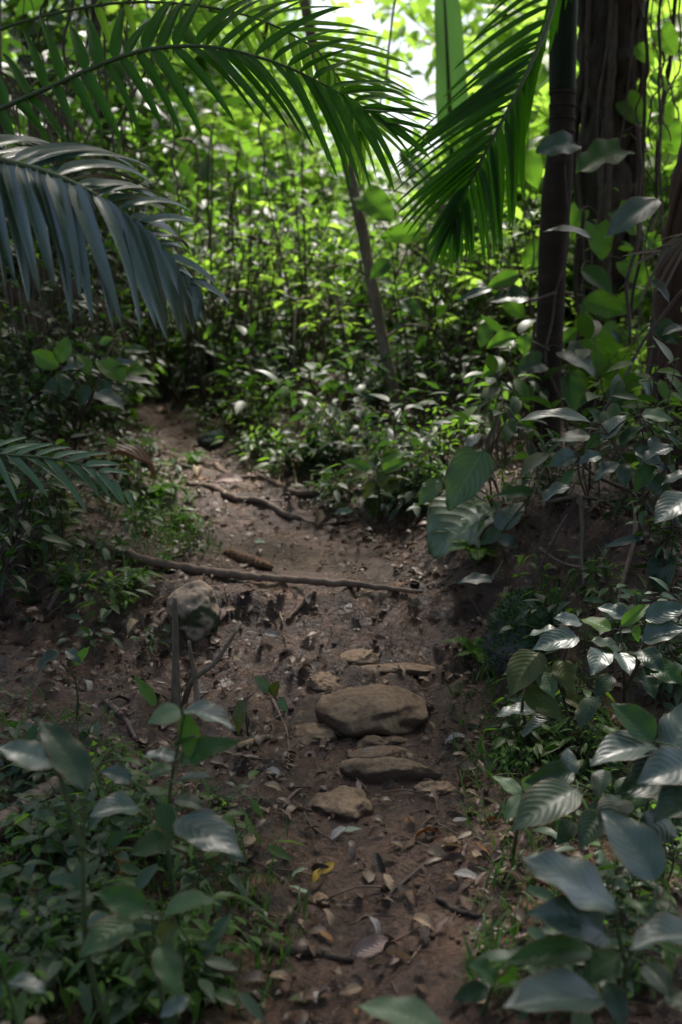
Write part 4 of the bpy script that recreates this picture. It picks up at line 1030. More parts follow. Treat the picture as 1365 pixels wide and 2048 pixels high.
s = lambda px, Y: px * Y / FPX
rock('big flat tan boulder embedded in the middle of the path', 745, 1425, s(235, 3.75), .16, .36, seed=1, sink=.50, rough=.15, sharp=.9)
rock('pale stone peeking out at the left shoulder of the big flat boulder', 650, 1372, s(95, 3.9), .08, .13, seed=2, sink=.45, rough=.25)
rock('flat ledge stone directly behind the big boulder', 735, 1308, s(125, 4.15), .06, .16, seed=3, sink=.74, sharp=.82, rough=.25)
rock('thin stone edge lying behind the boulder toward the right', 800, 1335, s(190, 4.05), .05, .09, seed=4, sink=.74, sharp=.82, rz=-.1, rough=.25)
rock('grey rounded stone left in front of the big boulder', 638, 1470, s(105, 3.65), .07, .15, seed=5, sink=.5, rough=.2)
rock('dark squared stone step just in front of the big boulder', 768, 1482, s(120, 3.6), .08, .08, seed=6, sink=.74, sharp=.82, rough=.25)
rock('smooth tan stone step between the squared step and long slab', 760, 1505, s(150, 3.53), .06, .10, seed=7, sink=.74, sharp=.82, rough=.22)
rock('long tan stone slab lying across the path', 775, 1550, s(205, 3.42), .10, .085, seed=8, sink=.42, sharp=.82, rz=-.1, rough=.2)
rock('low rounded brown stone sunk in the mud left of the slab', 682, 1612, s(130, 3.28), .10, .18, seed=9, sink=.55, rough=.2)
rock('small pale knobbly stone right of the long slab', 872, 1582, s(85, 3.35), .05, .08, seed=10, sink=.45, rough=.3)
rock('upright moss-flanked stone below the crossing root', 388, 1250, s(118, 4.1), .26, .2, 'rock_mossy', 11, sink=.32, rough=.15)
rock('mossy green boulder at the foot of the right bank', 1040, 1300, s(120, 4.0), .26, .40, 'rock_green', 12, 'boulder', 'mossy_boulder', sink=.3, rough=.42, sharp=.8)
rock('small dark charred-looking lump beside the upper path', 430, 888, s(60, 7.2), .12, .14, 'rock_green', 14, 'stone', 'path_stone', sink=.3, rough=.3)
for i, (px, py, w, lb) in enumerate([(705, 1322, 60, 'small stone between the ledge stone and pale shoulder stone'), (850, 1345, 50, 'pebble beyond the big boulder, toward the right bank'),
                                     (640, 1805, 34, 'pebble left of the twig on the near path'), (905, 1690, 30, 'pebble below the right path-edge seedling')]):
    rock(lb, px, py, s(w, 3.4), .035, .05, seed=20 + i, name='pebble', cat='pebble', sink=.35)

mo = [o for o in COL.objects if o.name.startswith('mossy_boulder')][0]
vs = np.array([v.co[:] for v in mo.data.vertices]); ns_ = np.array([v.normal[:] for v in mo.data.vertices])
pick = R.choice(len(vs), 5000); pick = pick[(ns_[pick, 2] + R.normal(0, .25, 5000)) > .12][:2600]
mb = MB(); dd_ = ns_[pick] + R.normal(0, .8, (len(pick), 3)); L_ = R.uniform(.008, .026, len(pick))
leaves(mb, vs[pick], dd_, ns_[pick] + R.normal(0, .3, (len(pick), 3)), L_, L_ * .4, .6, .2, pr_lance, 3, 2)
mb.build('moss', M['moss'], mo)

# ------------------------------------------------------------------ roots, sticks, wood
def ground_line(name, label, cat, pix, r, mat, lift=.3, group=None, n=40, rough=.16, rise=None, sides=10):
    pts = [G(a, b_) for a, b_ in pix]
    rm = max(r) if hasattr(r, '__len__') else r
    for i, p in enumerate(pts): p[2] += rm * lift + (rise[i] if rise else 0)
    c = spline(pts, n)
    for p in c:
        p[2] = max(p[2], ground(p[0], p[1]) + rm * (lift - .45)); p += R.normal(0, rm * .08, 3)
    mb = MB(); tube(mb, c, r, n, sides, rough, 20)
    return tag(mb.build(name, M[mat], None, pts[0]), label, cat, group)


RG = 'tree roots crossing the path'
ground_line('tree_root', 'long pale root crossing the whole path above the mud step', 'root', [(160, 1085), (235, 1112), (330, 1137), (450, 1155), (560, 1166), (700, 1176), (835, 1192)], [.022, .024, .020, .021, .016, .016, .009], 'root', .75, RG, 80, .22)
ground_line('tree_root', 'thick dark root running down to the crumpled tan leaf', 'root', [(375, 972), (425, 978), (470, 1000), (520, 1004), (575, 1034), (635, 1050)], [.018, .023, .015, .018, .007], 'root', .35, RG, 60, .3)
ground_line('tree_root', 'root edging the upper path terrace under the dead twigs', 'root', [(360, 925), (415, 930), (470, 956), (530, 958), (590, 986), (650, 988), (700, 1004)], [.014, .020, .015, .017, .006], 'root', .2, RG, 60, .3)
ground_line('tree_root', 'short root sloping down the mud step below the crossing root', 'root', [(630, 1186), (605, 1210), (575, 1242)], [.012, .010, .006], 'root', .5, RG)
ground_line('tree_root', 'thin root on the dark hollow floor left of the crossing root', 'root', [(95, 1225), (160, 1180), (235, 1145)], [.010, .014, .010], 'root', .5, RG)
ground_line('tree_root', 'curved root on the left slope near the spindly seedling', 'root', [(215, 1405), (250, 1440), (272, 1480)], [.010, .009, .006], 'root', .4, RG)
BKT = 'roots and lianas hanging over the right bank'
for i, (pl, r, lb) in enumerate([
        ([(1155, 1000), (1160, 1060), (1158, 1110), (1162, 1175)], .010, 'straight pale root hanging over the middle of the right bank'),
        ([(1230, 960), (1260, 1010), (1262, 1080), (1235, 1180), (1225, 1240)], .011, 'long curving liana dropping past the silver shrub to the sapling'),
        ([(1090, 1010), (1150, 1000), (1210, 1012), (1250, 1050)], .010, 'arched root rimming the bank top under the silver shrub'),
        ([(1075, 1100), (1120, 1130), (1180, 1140), (1290, 1130)], .007, 'thin root lying across the face of the right bank'),
        ([(1130, 1035), (1100, 1090), (1060, 1170), (1020, 1220)], .006, 'thin twig slanting down the bank to the mossy boulder'),
        ([(1010, 1180), (1000, 1240), (985, 1310)], .012, 'upright dead stem standing before the mossy boulder')]):
    pts = [G(a, b_) + np.array([0, -.05, .02]) for a, b_ in pl]
    mb = MB(); tube(mb, pts, [r, r * .8, r * .5], 30, 8, .15, 20)
    tag(mb.build('hanging_root', M['root' if i % 2 else 'vine'], None, pts[0]), lb, 'root', BKT)

# cut stems standing on the left slope
b = G(372, 1425)
cs = empty('cut_stems', b, 'cluster of three cut woody stems standing on the left slope', 'stump')
off = __import__('mathutils').Matrix.Translation(-Vector(b))
for pl, r in (([G(352, 1425), P(352, 1345, b[1] - .02), P(351, 1265, b[1] - .03), P(350, 1196, b[1] - .04)], [.020, .014, .011, .008]),
              ([G(398, 1425), P(390, 1360, b[1] - .01), P(378, 1282, b[1] - .02)], [.012, .009, .006]),
              ([G(368, 1410), P(385, 1362, b[1]), P(430, 1325, b[1] - .02), P(475, 1260, b[1] - .03)], [.012, .010, .008, .005])):
    mb = MB(); tube(mb, pl, r, 20, 10, .14, 25); o = mb.build('cut_stem', M['bark_grey'], cs); o.data.transform(off)

ground_line('fallen_log', 'rotting grey log lying in the near left undergrowth', 'log', [(-40, 1705), (30, 1660), (75, 1615), (125, 1585)], [.035, .034, .030, .024], 'bark_grey', .9)
ground_line('rotten_wood', 'dark rotting branch at the left edge of the near path', 'log', [(490, 1880), (560, 1905), (640, 1915), (705, 1925)], [.010, .013, .011, .006], 'bark', .5)
ground_line('rotten_wood', 'orange rotten wood fragment on the path before the crossing root', 'wood', [(452, 1108), (480, 1122), (515, 1132), (545, 1140)], [.022, .030, .026, .010], 'wood', .5, None, 40, .5)
ground_line('wood_chip', 'bare pale wood splinter left of the grey rounded stone', 'wood', [(480, 1496), (515, 1486), (545, 1480)], [.010, .012, .007], 'chip', .8, sides=5)
TW = 'twigs lying on the mud'
for pl, r, lb, mt in [
        ([(775, 1795), (812, 1762), (852, 1728)], .0045, 'straight tan twig slanting across the near path', 'vine'),
        ([(875, 1800), (915, 1825), (990, 1842)], .007, 'dark knobbly root end at the right edge of the near path', 'bark'),
        ([(545, 1400), (568, 1450), (578, 1500), (572, 1550)], .005, 'pale wavy twig left of the grey rounded stone', 'root'),
        ([(600, 1612), (625, 1655), (668, 1685)], .004, 'curved twig below the low brown stone', 'vine'),
        ([(565, 1620), (590, 1588), (604, 1580)], .005, 'short pale twig left of the low brown stone', 'root'),
        ([(560, 955), (555, 975)], .006, 'short pale stick leaning on the upper root', 'chip'),
        ([(583, 922), (590, 950), (594, 978)], .007, 'whitish upright stick at the upper path bend', 'chip'),
        ([(612, 925), (655, 960), (705, 990)], .009, 'brown stick sloping right of the whitish upright stick', 'bark_grey'),
        ([(655, 905), (690, 945), (735, 985)], .008, 'grey stick nearest the bright rosette seedling', 'bark_grey'),
        ([(560, 1225), (566, 1252)], .005, 'tiny pale splinter on the mud step', 'chip'),
        ([(640, 1052), (690, 1044), (720, 1040)], .006, 'reddish twig right of the crumpled tan leaf', 'root'),
        ([(880, 1050), (865, 1080), (850, 1096)], .004, 'thin green-black twig left of the lower giant leaf', 'bark'),
        ([(20, 800), (70, 840), (105, 870)], .012, 'bare grey branch leaning below the round-leaved plant', 'bark_grey'),
        ([(700, 1850), (760, 1832), (800, 1838)], .003, 'fine rootlet across the near path below the tan twig', 'root'),
        ([(860, 1880), (835, 1905), (815, 1930)], .003, 'hair-thin rootlet by the upturned leaf', 'root')]:
    ground_line('twig', lb, 'twig', pl, [r, r, r * .6], mt, .7, TW, 16, .12, sides=7)

# dead, dry palm leaves
def dead_frond(label, rpx, keys, n, wid, group=None):
    b = P(*rpx[0]); o = empty('dead_frond', b, label, 'dead frond', group)
    frond(o, rpx, keys, 'strand', wid=wid, rr=.006, droop=.35, jit=.03, name='dry_leaflets')
    return o


dead_frond('brown dead frond folded over beside the giant ribbed leaves', [(972, 920, 4.95), (985, 860, 4.95), (1008, 815, 4.93), (1040, 850, 4.9), (1070, 905, 4.88), (1095, 960, 4.85)], [
    ([(985, 860, 968, 935, -.03), (1008, 815, 1010, 920, -.03), (1040, 850, 1062, 950, -.03), (1095, 960, 1098, 985, 0)], 7, 0), ([(1000, 830, 990, 905, .03), (1040, 850, 1085, 930, .03), (1090, 955, 1110, 975, 0)], 6, 1)], 10, .022)
dead_frond('brown dead frond fan hanging in from the right edge', [(1480, 430, 4.8), (1420, 450, 4.8), (1360, 480, 4.8), (1320, 505, 4.8)], [
    ([(1460, 436, 1400, 600, 0), (1400, 460, 1330, 590, 0), (1360, 480, 1300, 570, 0), (1322, 504, 1275, 555, 0)], 13, 0), ([(1460, 436, 1370, 470, .1), (1400, 460, 1310, 520, .1), (1325, 503, 1270, 530, .1)], 9, 1)], 10, .022)
for (x, y, Y, lb) in [(-30, 560, 6.2, 'brown dead fronds hanging below the grey palm frond at the left edge'), (110, 560, 6.6, 'tattered dead frond hanging behind the grey palm frond'),
                      (30, 180, 6.8, 'dead brown leaflets dangling behind the dark upper palm frond')]:
    dead_frond(lb, [(x - 60, y - 60, Y), (x, y - 20, Y), (x + 60, y + 10, Y), (x + 120, y + 60, Y)], [
        ([(x - 60, y - 60, x - 50, y + 110, 0), (x, y - 20, x + 20, y + 140, -.05), (x + 60, y + 10, x + 80, y + 150, -.05), (x + 120, y + 60, x + 130, y + 150, 0)], 22, 0),
        ([(x - 60, y - 60, x, y + 60, .1), (x + 60, y + 10, x + 110, y + 110, .1), (x + 120, y + 60, x + 160, y + 110, .05)], 18, 1)], 20, .02)

# hanging lianas
LI = 'thin lianas hanging among the trees'
for i, (x0, y0, x1, y1, Y, r, lb) in enumerate([
        (1300, -60, 1262, 640, 6.4, .010, 'dark liana hanging just right of the vine-wrapped trunk'), (1325, -60, 1330, 520, 6.3, .008, 'thin liana hanging nearer the right edge tree'),
        (1345, -60, 1318, 420, 6.8, .012, 'gnarled liana by the upper right corner'), (1278, 250, 1255, 690, 6.2, .011, 'brown liana looping below the gleaming silver leaf'),
        (1170, 420, 1135, 760, 6.3, .010, 'pale liana between the slim palm and the vine-wrapped trunk'), (1048, 560, 1068, 800, 6.4, .010, 'twisted stem left of the slim palm base'),
        (800, -60, 752, 260, 8.0, .008, 'beaded dark liana right of the slender leaning trunk'), (205, -60, 228, 420, 7.0, .008, 'dark cord-like liana behind the upper left frond'),
        (130, 200, 150, 640, 6.9, .008, 'liana hanging behind the grey palm frond'), (535, 180, 520, 370, 7.5, .006, 'short brown liana under the upper left frond tip'),
        (480, 300, 455, 700, 8.8, .008, 'thin upright stem left of the middle undergrowth'), (722, 520, 716, 720, 8.6, .013, 'straight pale pole behind the slender leaning trunk'),
        (860, 560, 815, 470, 9.0, .02, 'short grey limb beyond the rounded vine leaves'), (455, 430, 590, 535, 9.5, .02, 'broken grey branch slanting across the middle thicket'),
        (640, 330, 640, 560, 9.0, .006, 'fine vertical stem left of the slender leaning trunk'), (1390, 560, 1180, 860, 4.7, .007, 'long bare stem slanting in front of the right edge tree')]):
    c = spline([P(x0, y0, Y), P((x0 * .6 + x1 * .4) + R.normal(0, 8), y0 * .6 + y1 * .4, Y + .1), P((x0 * .3 + x1 * .7) + R.normal(0, 8), y0 * .3 + y1 * .7, Y + .05), P(x1, y1, Y)], 24)
    c = np.vstack([c + np.array([[mn.noise(Vector(p) * 4) * .03, mn.noise(Vector(p) * 4 + Vector((7, 0, 0))) * .03, 0] for p in c])])
    if 'pole' in lb or 'upright' in lb or 'stem' in lb: c = np.vstack([c, [on_ground(c[-1][0], c[-1][1])]])
    mb = MB(); tube(mb, c, [r, r * 1.1, r * .8], 40, 7, .2, 20)
    tag(mb.build('liana', M['vine' if i % 2 else 'bark'], None, c[0]), lb, 'liana', LI)

for (xs_, desc, grp) in [(list(np.linspace(20, 350, 15)), 'thin brown hanging strand in the left thicket', 'brown strands in the left thicket'),
                       (list(np.linspace(1275, 1362, 11)), 'thin dark hanging strand between the right trunks', 'dark strands between the right trunks')]:
    for i, x in enumerate(xs_):
        Y = R.uniform(5.8, 8.0); y1 = R.uniform(180, 620); x += R.normal(0, 4); q = R.normal(0, 14, 3)
        c = spline([P(x, -80, Y), P(x + q[0], y1 * .35, Y + .05), P(x + q[1], y1 * .7, Y), P(x + q[2], y1, Y + .03)], 30)
        c = c + np.array([[mn.noise(Vector(p) * 3) * .10 + mn.noise(Vector(p) * 9) * .04, mn.noise(Vector(p) * 4 + Vector((7, 0, 0))) * .08, 0] for p in c])
        mb = MB(); tube(mb, c, [R.uniform(.002, .012), R.uniform(.002, .005)], 40, 6, .35, 20)
        tag(mb.build('liana', M['vine' if i % 3 else 'bark'], None, c[0]), f'{desc}, {LEFT[i] if i < 20 else ("rightmost" if i == len(xs_) - 1 else "second from right")}', 'liana', grp)

rg = np.random.default_rng(77); xs_ = np.sort(rg.uniform(330, 1040, 16))
for i, x in enumerate(xs_):
    Y = rg.uniform(6.8, 9.5); y0 = rg.uniform(240, 640); dx, dy = rg.uniform(60, 190) * rg.choice([-1, 1]), rg.uniform(-90, 140)
    pl = [P(x, y0, Y), P(x + dx * .35, y0 + dy * .3 - 15, Y + rg.normal(0, .15)), P(x + dx * .7, y0 + dy * .75 + 10, Y + rg.normal(0, .15)), P(x + dx, y0 + dy, Y + rg.normal(0, .2))]
    g0 = on_ground(pl[0][0], pl[0][1]) if rg.random() < .6 else pl[0] + np.array([0, 0, -.5])
    mb = MB(); rr = rg.uniform(.004, .011); tube(mb, [g0, pl[0] * .5 + g0 * .5 + rg.normal(0, .06, 3)] + pl, [rr, rr, rr * .4], 50, 7, .3, 14)
    for q in pl[1:]: tube(mb, [q, q + rg.normal(0, .09, 3), q + rg.normal(0, .2, 3)], [rr * .4, rr * .2], 10, 5, .3, 14)
    tag(mb.build('branch', M['vine' if i % 2 else 'bark_grey'], None, g0), f'thin bare crooked branch in the middle thicket, {LEFT[i]}', 'branch', 'bare branches in the middle thicket')

# ------------------------------------------------------------------ fallen leaves, each its own thing
LEAFSHAPE = {}


def fallen(px, py, size, colour, label, shape=0, rz=None, tilt=.25, group='fallen leaves on the path'):
    key = (colour, shape)
    if key not in LEAFSHAPE:
        mb = MB()
        dr, fo, ra, pf = [(.9, .35, .45, pr_ell), (1.6, .7, .4, pr_ell), (.4, .15, .38, pr_lance), (2.0, .3, .55, pr_heart)][shape]
        leaves(mb, [-.5, 0, 0], [1, 0, 0], [0, 0, 1], 1.0, ra, dr, fo, pf, 12, 6, wave=.06)
        tube(mb, [(-.62, .02, .02), (-.5, 0, 0), (-.3, 0, .05)], [.008, .01, .006], 6, 5)
        LEAFSHAPE[key] = mb.mesh('fallen_leaf', M[colour])
    g = G(px, py)
    e = .04
    nx = ground(g[0] - e, g[1]) - ground(g[0] + e, g[1]); ny = ground(g[0], g[1] - e) - ground(g[0], g[1] + e)
    nrm = Vector((nx / (2 * e), ny / (2 * e), 1)).normalized() + Vector(R.normal(0, tilt, 3))
    q = nrm.normalized().to_track_quat('Z', 'Y')
    q = q @ __import__('mathutils').Quaternion((0, 0, 1), R.uniform(0, 6.28) if rz is None else rz)
    o = bpy.data.objects.new('fallen_leaf', LEAFSHAPE[key]); COL.objects.link(o)
    o.rotation_mode = 'QUATERNION'; o.rotation_quaternion = q; o.scale = (size,) * 3
    o.location = g + np.array([0, 0, .010 + .05 * size])
    return tag(o, label, 'leaf', group)


HEROLEAF = [
    (655, 1745, .055, 'yellow', 'bright yellow fallen leaf on the near path', 0, .3), (705, 1668, .06, 'pale green', 'pale green fallen leaf left of the near path middle', 2, 0),
    (792, 1703, .045, 'tan', 'crumpled pinkish-tan leaf left of the near path centre, above the twig', 1, None), (543, 1735, .04, 'tan', 'small cream leaf at the left path edge beside the yellow leaf', 0, None),
    (905, 1480, .11, 'brown', 'large curled brown leaf right of the squared stone step', 1, 2.0), (935, 1490, .10, 'brown', 'second curled brown leaf nestled against the large one', 0, .5),
    (740, 1905, .11, 'pinkish', 'broad pinkish dead leaf low on the near path', 0, .1), (848, 1862, .08, 'tan', 'upturned leaf casting a dark gap on the near path', 1, 0),
    (825, 1145, .05, 'grey', 'white round leaf on the mud right of the crossing root', 0, None), (521, 1090, .09, 'pale green', 'pale green-white leaf on the upper terrace', 2, .1),
    (634, 1042, .12, 'tan', 'crumpled tan leaf at the end of the thick dark root', 1, .8), (250, 948, .34, 'brown', 'huge curled brown leaf on the left verge', 1, 2.2),
    (460, 970, .17, 'pinkish', 'wide pinkish-grey leaf resting on the thick dark root', 0, 0), (395, 952, .13, 'tan', 'upright tan leaf beside the wide pinkish leaf', 1, 1.4),
    (408, 965, .08, 'rust', 'rust-red leaf between the tan and pinkish leaves', 0, None), (742, 1510, .075, 'grey', 'whitish leaf lying on the smooth stone step', 2, .1),
    (652, 1490, .05, 'pinkish', 'pinkish leaf below the grey rounded stone', 0, 0), (265, 1262, .09, 'tan', 'curled cream leaf left of the mossy stone', 1, None),
    (220, 1215, .08, 'tan', 'tan leaf on the dark left slope above the cream leaf', 0, None), (130, 1362, .09, 'rust', 'reddish leaf by the spindly seedling', 2, .5),
    (225, 1745, .12, 'rust', 'large rust-brown leaf under the bushy grey-green plant', 1, 1.0), (95, 1935, .12, 'tan', 'long pale curled leaf in the near left corner', 1, .7),
    (640, 1765, .06, 'yellow', 'ragged yellow leaf touching the bright yellow one', 1, 2.0), (600, 1755, .05, 'pale green', 'upright pale green leaf left of the yellow leaves', 0, 1.5),
    (595, 1790, .08, 'pale green', 'long grey-green leaf below the yellow leaves', 2, 0), (800, 1175, .07, 'rust', 'orange-brown leaf at the tip of the crossing root', 2, 0),
    (325, 825, .12, 'rust', 'orange leaf where the path vanishes', 0, None), (1240, 1250, .07, 'tan', 'tan leaf caught in the bank sapling', 1, None),
    (855, 1590, .04, 'tan', 'tan flake left of the small knobbly stone', 0, None), (690, 1030, .10, 'pale green', 'large pale rounded leaf lying under the dead twigs', 0, .2),
    (1080, 1985, .10, 'tan', 'tan leaf under the nearest quilted plant', 0, None), (600, 2010, .07, 'olive', 'olive leaf at the near left path edge', 2, 2.2)]
for px, py, sz, colr, lb, sh, rz in HEROLEAF:
    fallen(px, py, sz, colr, lb, sh, rz)

LM = [(lb, g) for lb, g, _ in ROCKS[:12]]
LMN = [('the big flat boulder', 745, 1400), ('the long stone slab', 775, 1545), ('the low brown stone', 680, 1605), ('the moss-flanked stone', 388, 1250), ('the mossy boulder', 1030, 1290), ('the grey rounded stone', 638, 1465),
       ('the cut stems', 372, 1420), ('the yellow leaf', 655, 1745), ('the tan twig', 812, 1762), ('the upturned leaf', 848, 1862), ('the right path-edge seedling', 1040, 1620), ('the crossing root end', 830, 1190),
       ('the orange wood fragment', 500, 1125), ('the crumpled tan leaf', 634, 1042), ('the spindly seedling', 155, 1420), ('the grey log', 75, 1615), ('the rust-brown leaf', 225, 1745), ('the giant ribbed leaves', 900, 1110), ('the bushy grey-green plant', 345, 1800), ('the rotting branch', 600, 1910)]
LMP = [(n, G(a, b_)) for n, a, b_ in LMN]


def near_labels(points, kinds, noun):
    """label each by kind and by its rank in closeness to the nearest landmark"""
    near = [min(range(len(LMP)), key=lambda k: np.sum((LMP[k][1] - p) ** 2)) for p in points]
    out = [None] * len(points)
    for key in set(zip(near, kinds)):
        ids = [i for i in range(len(points)) if (near[i], kinds[i]) == key]
        ids.sort(key=lambda i: np.sum((LMP[key[0]][1] - points[i]) ** 2))
        for r_, i in enumerate(ids):
            out[i] = f'{key[1]} {noun}, {ORD[min(r_, len(ORD) - 1)]} to {LMP[key[0]][0]}'
    return out


zones = [((560, 1010, 1560, 2040), 85), ((420, 960, 1190, 1560), 50), ((40, 560, 1150, 1480), 60), ((900, 1120, 1400, 1900), 44), ((60, 560, 1480, 2000), 34), ((300, 820, 860, 1060), 46)]
pts, kd, px_ = [], [], []
for (x0, x1, y0, y1), n in zones:
    for _ in range(n):
        a, b_ = R.uniform(x0, x1), R.uniform(y0, y1)
        pts.append(G(a, b_)); px_.append((a, b_))
        kd.append(str(R.choice(['tan', 'brown', 'grey', 'dark brown', 'rust', 'pinkish'], p=[.22, .32, .06, .28, .06, .06])))
for p, k, (a, b_), lb in zip(pts, kd, px_, near_labels(pts, ['dry ' + k for k in kd], 'fallen leaf')):
    fallen(a, b_, R.uniform(.030, .078), k, lb, int(R.integers(0, 3)), None, .35)

# rotting leaf litter and crumbs nobody could count
def litter():
    mb = MB(); pos, nr = [], []
    while len(pos) < 9000:
        x, y = R.uniform(-2.4, 2.3), R.uniform(1.9, 8.5)
        d, hw = pathd(x, y)
        if abs(d) < hw * .85 and R.random() < .72: continue
        pos.append((x, y, ground(x, y) + R.uniform(.001, .012)))
    n = len(pos); pos = np.array(pos)
    az = R.uniform(0, 6.28, n)
    d = np.stack([np.cos(az), np.sin(az), R.normal(0, .25, n)], 1)
    nn = np.array([0, 0, 1.0]) + R.normal(0, .45, (n, 3))
    L = R.uniform(.015, .065, n)
    leaves(mb, pos, d, nn, L, L * R.uniform(.25, .6, n), R.uniform(.1, 2.2, n), .4, pr_ell, 5, 2, wave=.08)
    tag(mb.build('leaf_litter', M['litter']), kind='stuff')
    mb = MB()
    for _ in range(900):
        x, y = R.uniform(-2.2, 2.0), R.uniform(1.9, 7.5)
        a, L = R.uniform(0, 6.28), R.uniform(.03, .16)
        z = ground(x, y) + .004
        m = np.array([x, y, z + .004]); dv = np.array([math.cos(a), math.sin(a), 0]) * L / 2
        p0, p1 = m - dv, m + dv
        p0[2] = ground(p0[0], p0[1]) + .003; p1[2] = ground(p1[0], p1[1]) + .003
        tube(mb, [p0, m + R.normal(0, .006, 3), p1], R.uniform(.0008, .0028), 5, 4)
    tag(mb.build('twig_litter', M['root']), kind='stuff')
    # crumbs of soil and grit
    bm = MB(); base = bmesh.new(); bmesh.ops.create_cube(base, size=1); bmesh.ops.subdivide_edges(base, edges=base.edges[:], cuts=2, use_grid_fill=True)
    for v in base.verts: v.co = v.co.normalized() * (1 + .35 * mn.noise(v.co * 2.3))
    V0 = np.array([v.co[:] for v in base.verts]); Q0 = np.array([[v.index for v in f.verts] for f in base.faces]); base.free()
    for _ in range(1100):
        x, y = R.uniform(-1.5, 1.2), R.uniform(1.9, 6.5)
        sz = R.uniform(.003, .011) * (1.2 if 3.9 < y < 4.7 else 1)
        ang = R.uniform(0, 6.28); c_, s_ = math.cos(ang), math.sin(ang)
        V = V0 * np.array([1, R.uniform(.6, 1), .7]) * sz
        V = np.stack([V[:, 0] * c_ - V[:, 1] * s_, V[:, 0] * s_ + V[:, 1] * c_, V[:, 2]], 1) + np.array([x, y, ground(x, y) + sz * .2])
        bm.add(V, Q0, V[:, :2])
    o = bm.build('soil_crumbs', M['crumb']); tag(o, kind='stuff')
    # short grass and moss sprigs
    mb = MB(); pos = []
    patches = [(330, 1010, .35), (290, 960, .3), (360, 1090, .25), (200, 1130, .3), (980, 1540, .2), (1000, 1640, .25), (1030, 1800, .2), (1110, 1230, .2), (1000, 1400, .2), (300, 1700, .4), (250, 1900, .4), (1150, 1420, .3),
               (100, 1800, .35), (440, 1850, .25), (270, 1020, .3), (1180, 1600, .3), (990, 1950, .12), (60, 1480, .3), (340, 1050, .2)]
    for px, py, r in patches:
        c = G(px, py)
        for _ in range(170):
            a, q = R.uniform(0, 6.28), r * R.random() ** .6
            x, y = c[0] + q * math.cos(a), c[1] + q * math.sin(a)
            dd, hw = pathd(x, y)
            if abs(dd) < hw * .9: continue
            pos.append((x, y, ground(x, y)))
    pos = np.array(pos); n = len(pos); az = R.uniform(0, 6.28, n)
    d = np.stack([np.cos(az), np.sin(az), R.uniform(.3, 2.2, n)], 1)
    L = R.uniform(.025, .095, n)
    leaves(mb, pos, d, np.array([0, 0, 1.0]) - .4 * d + R.normal(0, .1, (n, 3)), L, L * R.uniform(.06, .16, n), R.uniform(.3, 1.3, n), .2, pr_palm, 5, 2)
    tag(mb.build('grass', M['grass']), kind='stuff')


litter()

# seedlings: small countable plants of the ground cover
def seedling_group(zs, kind_names, group, noun):
    pts, kd, sc = [], [], []
    for (x0, x1, y0, y1), n, s0, s1 in zs:
        for _ in range(n):
            p = G(R.uniform(x0, x1), R.uniform(y0, y1)); d, hw = pathd(p[0], p[1])
            if abs(d) < hw * 1.02: continue
            pts.append(p); kd.append(str(R.choice(list(kind_names)))); sc.append(R.uniform(s0, s1))
    for p, k, s_, lb in zip(pts, kd, sc, near_labels(pts, [kind_names[k] for k in kd], noun)):
        KINDS[k](p, R.uniform(0, 6.28), s_, 'seedling', lb, 'seedling', group)


KINDS['sA'] = proto('sA', h=.16, spread=.08, ns=3, per=8, leafL=.06, ratio=.42, mat='bush_grey', smat='stem', seed=31, sr=.0018, nv=6)
KINDS['sB'] = proto('sB', h=.12, spread=.09, ns=4, per=7, leafL=.045, ratio=.5, mat='bush_dark', smat='stem', seed=32, sr=.0015, nv=6)
KINDS['sC'] = proto('sC', h=.22, spread=.06, ns=2, per=9, leafL=.07, ratio=.3, mat='bush', smat='stem', seed=33, sr=.002, nv=6, prof=pr_lance)
KINDS['sD'] = proto('sD', h=.10, spread=.10, ns=5, per=12, leafL=.030, ratio=.45, mat='fern', smat='stem', seed=34, sr=.0012, nv=4)
SK = {'sA': 'grey-green', 'sB': 'dark green', 'sC': 'narrow-leaved', 'sD': 'tiny bright green'}
seedling_group([((0, 470, 1620, 2040), 62, .7, 1.25), ((0, 300, 1480, 1700), 16, .7, 1.1), ((1000, 1360, 1480, 2040), 34, .7, 1.3), ((985, 1200, 1380, 1560), 16, .6, 1.0),
                ((200, 400, 930, 1130), 16, .7, 1.1), ((60, 330, 1100, 1330), 12, .6, 1.0), ((960, 1300, 1130, 1350), 9, .6, 1.1), ((840, 1000, 1020, 1100), 8, .7, 1.0), ((600, 880, 900, 1040), 36, .8, 1.5), ((0, 220, 980, 1120), 12, .8, 1.3), ((220, 420, 840, 960), 16, .7, 1.2), ((400, 620, 850, 960), 24, .8, 1.4), ((960, 1300, 980, 1130), 6, .8, 1.2)], SK, 'seedlings of the ground cover', 'seedling')

# ferns
def fern(px, py, sc, label, seed):
    g = G(px, py); o = empty('fern', g, label, 'fern', 'ferns')
    rg = np.random.default_rng(seed)
    for k in range(7):
        a = k * .9 + rg.uniform(-.3, .3); L = sc * rg.uniform(.7, 1.1)
        c = spline([np.zeros(3), np.array([math.cos(a) * .4, math.sin(a) * .4, .55]) * L, np.array([math.cos(a), math.sin(a), .45 + rg.uniform(-.2, .1)]) * L], 20)
        lm, rm = MB(), MB(); tube(rm, c, [.002, .0006], 20, 4)
        t = np.linspace(.15, 1, 16); base = np.array([[np.interp(x, np.linspace(0, 1, 20), c[:, q]) for q in range(3)] for x in t])
        tg = unit(np.gradient(base, axis=0)); sd = unit(np.cross(tg, [0, 0, 1]))
        for sg in (-1, 1):
            d = sg * sd + tg * .45; ll = L * .30 * np.sin(np.pi * (t * .85 + .12)) ** .8 + .004
            leaves(lm, base, d, np.cross(sd, tg) + rg.normal(0, .1, (16, 3)), ll, ll * .34, .5, .1, pr_lance, 5, 2)
        f = lm.build('frond', M['fern'], o); rm.build('rachis', M['stem'], f)


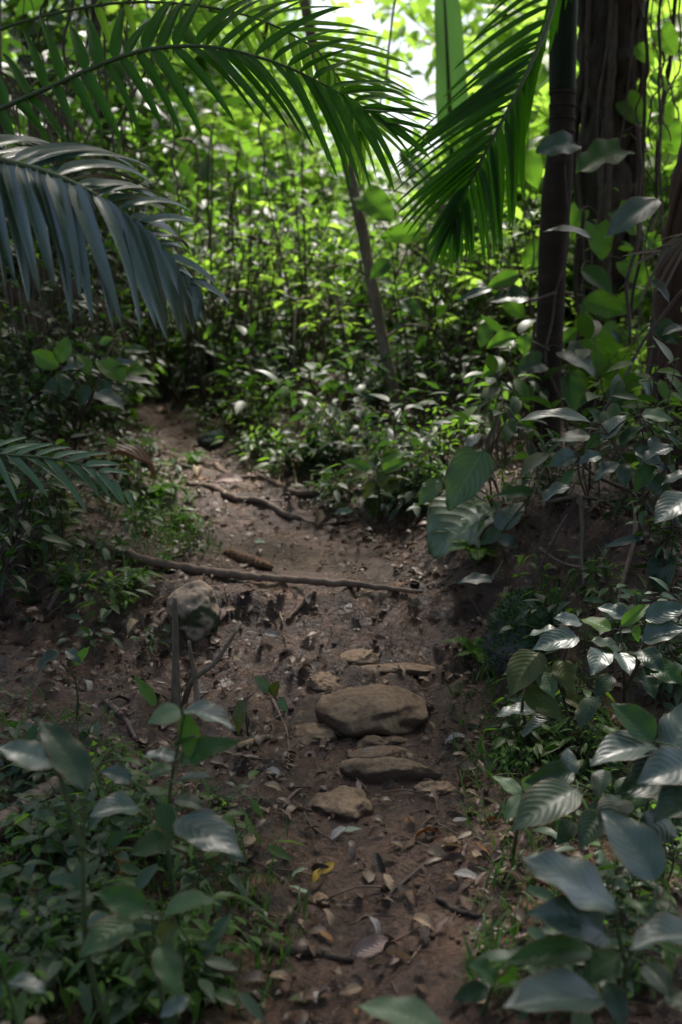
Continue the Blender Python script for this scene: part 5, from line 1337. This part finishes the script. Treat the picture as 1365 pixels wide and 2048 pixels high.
for i, (px, py, sc, lb) in enumerate([(320, 1000, .13, 'bright green fern clump on the left verge below the huge curled leaf'), (365, 1050, .10, 'small fern left of the terrace mud'), (270, 1175, .12, 'fern in the dark hollow left of the moss-flanked stone'),
                                      (385, 930, .12, 'bright fern at the start of the upper root'), (1050, 1230, .16, 'fern overhanging the mossy boulder'), (960, 1330, .14, 'grey fern at the right path edge by the boulder'), (955, 1130, .14, 'blue-green fern under the lower giant leaf')]):
    fern(px, py, sc, lb, 50 + i)

# ------------------------------------------------------------------ light
SUN_EL, SUN_AZ = rad(60), rad(12)          # ahead of the camera, a little to the right
w = bpy.data.worlds.new('World'); SC.world = w; w.use_nodes = True
nt = w.node_tree; bg = nt.nodes['Background']
sky = nt.nodes.new('ShaderNodeTexSky'); sky.sky_type = 'NISHITA'; sky.sun_disc = False
sky.sun_elevation = SUN_EL; sky.sun_rotation = SUN_AZ; sky.air_density = 1.0; sky.dust_density = 4.5; sky.ozone_density = .8
nt.links.new(sky.outputs[0], bg.inputs[0]); bg.inputs[1].default_value = .115
sl = bpy.data.lights.new('sun', 'SUN'); sl.energy = 3.0; sl.angle = rad(9); sl.color = (1, .95, .87)
so = bpy.data.objects.new('sun', sl); COL.objects.link(so); so.location = (3, 20, 30)
dirv = Vector((math.sin(SUN_AZ) * math.cos(SUN_EL), math.cos(SUN_AZ) * math.cos(SUN_EL), math.sin(SUN_EL)))
so.rotation_euler = dirv.to_track_quat('Z', 'Y').to_euler()

cam = bpy.data.cameras.new('camera'); co = bpy.data.objects.new('camera', cam); COL.objects.link(co)
co.location = CAM; co.rotation_euler = (rad(90) - PITCH, 0, 0)
cam.sensor_fit = 'VERTICAL'; cam.sensor_height = 36; cam.lens = FPX * 36 / 2048; cam.clip_end = 500; cam.clip_start = .05
cam.dof.use_dof = True; cam.dof.focus_distance = 3.7; cam.dof.aperture_fstop = 2.1
SC.camera = co
SC.view_settings.view_transform = 'Standard'; SC.view_settings.look = 'None'; SC.view_settings.gamma = 1
SC.view_settings.exposure = 1.25
SC.cycles.max_bounces = 8; SC.cycles.transparent_max_bounces = 8; SC.cycles.diffuse_bounces = 4; SC.cycles.transmission_bounces = 6
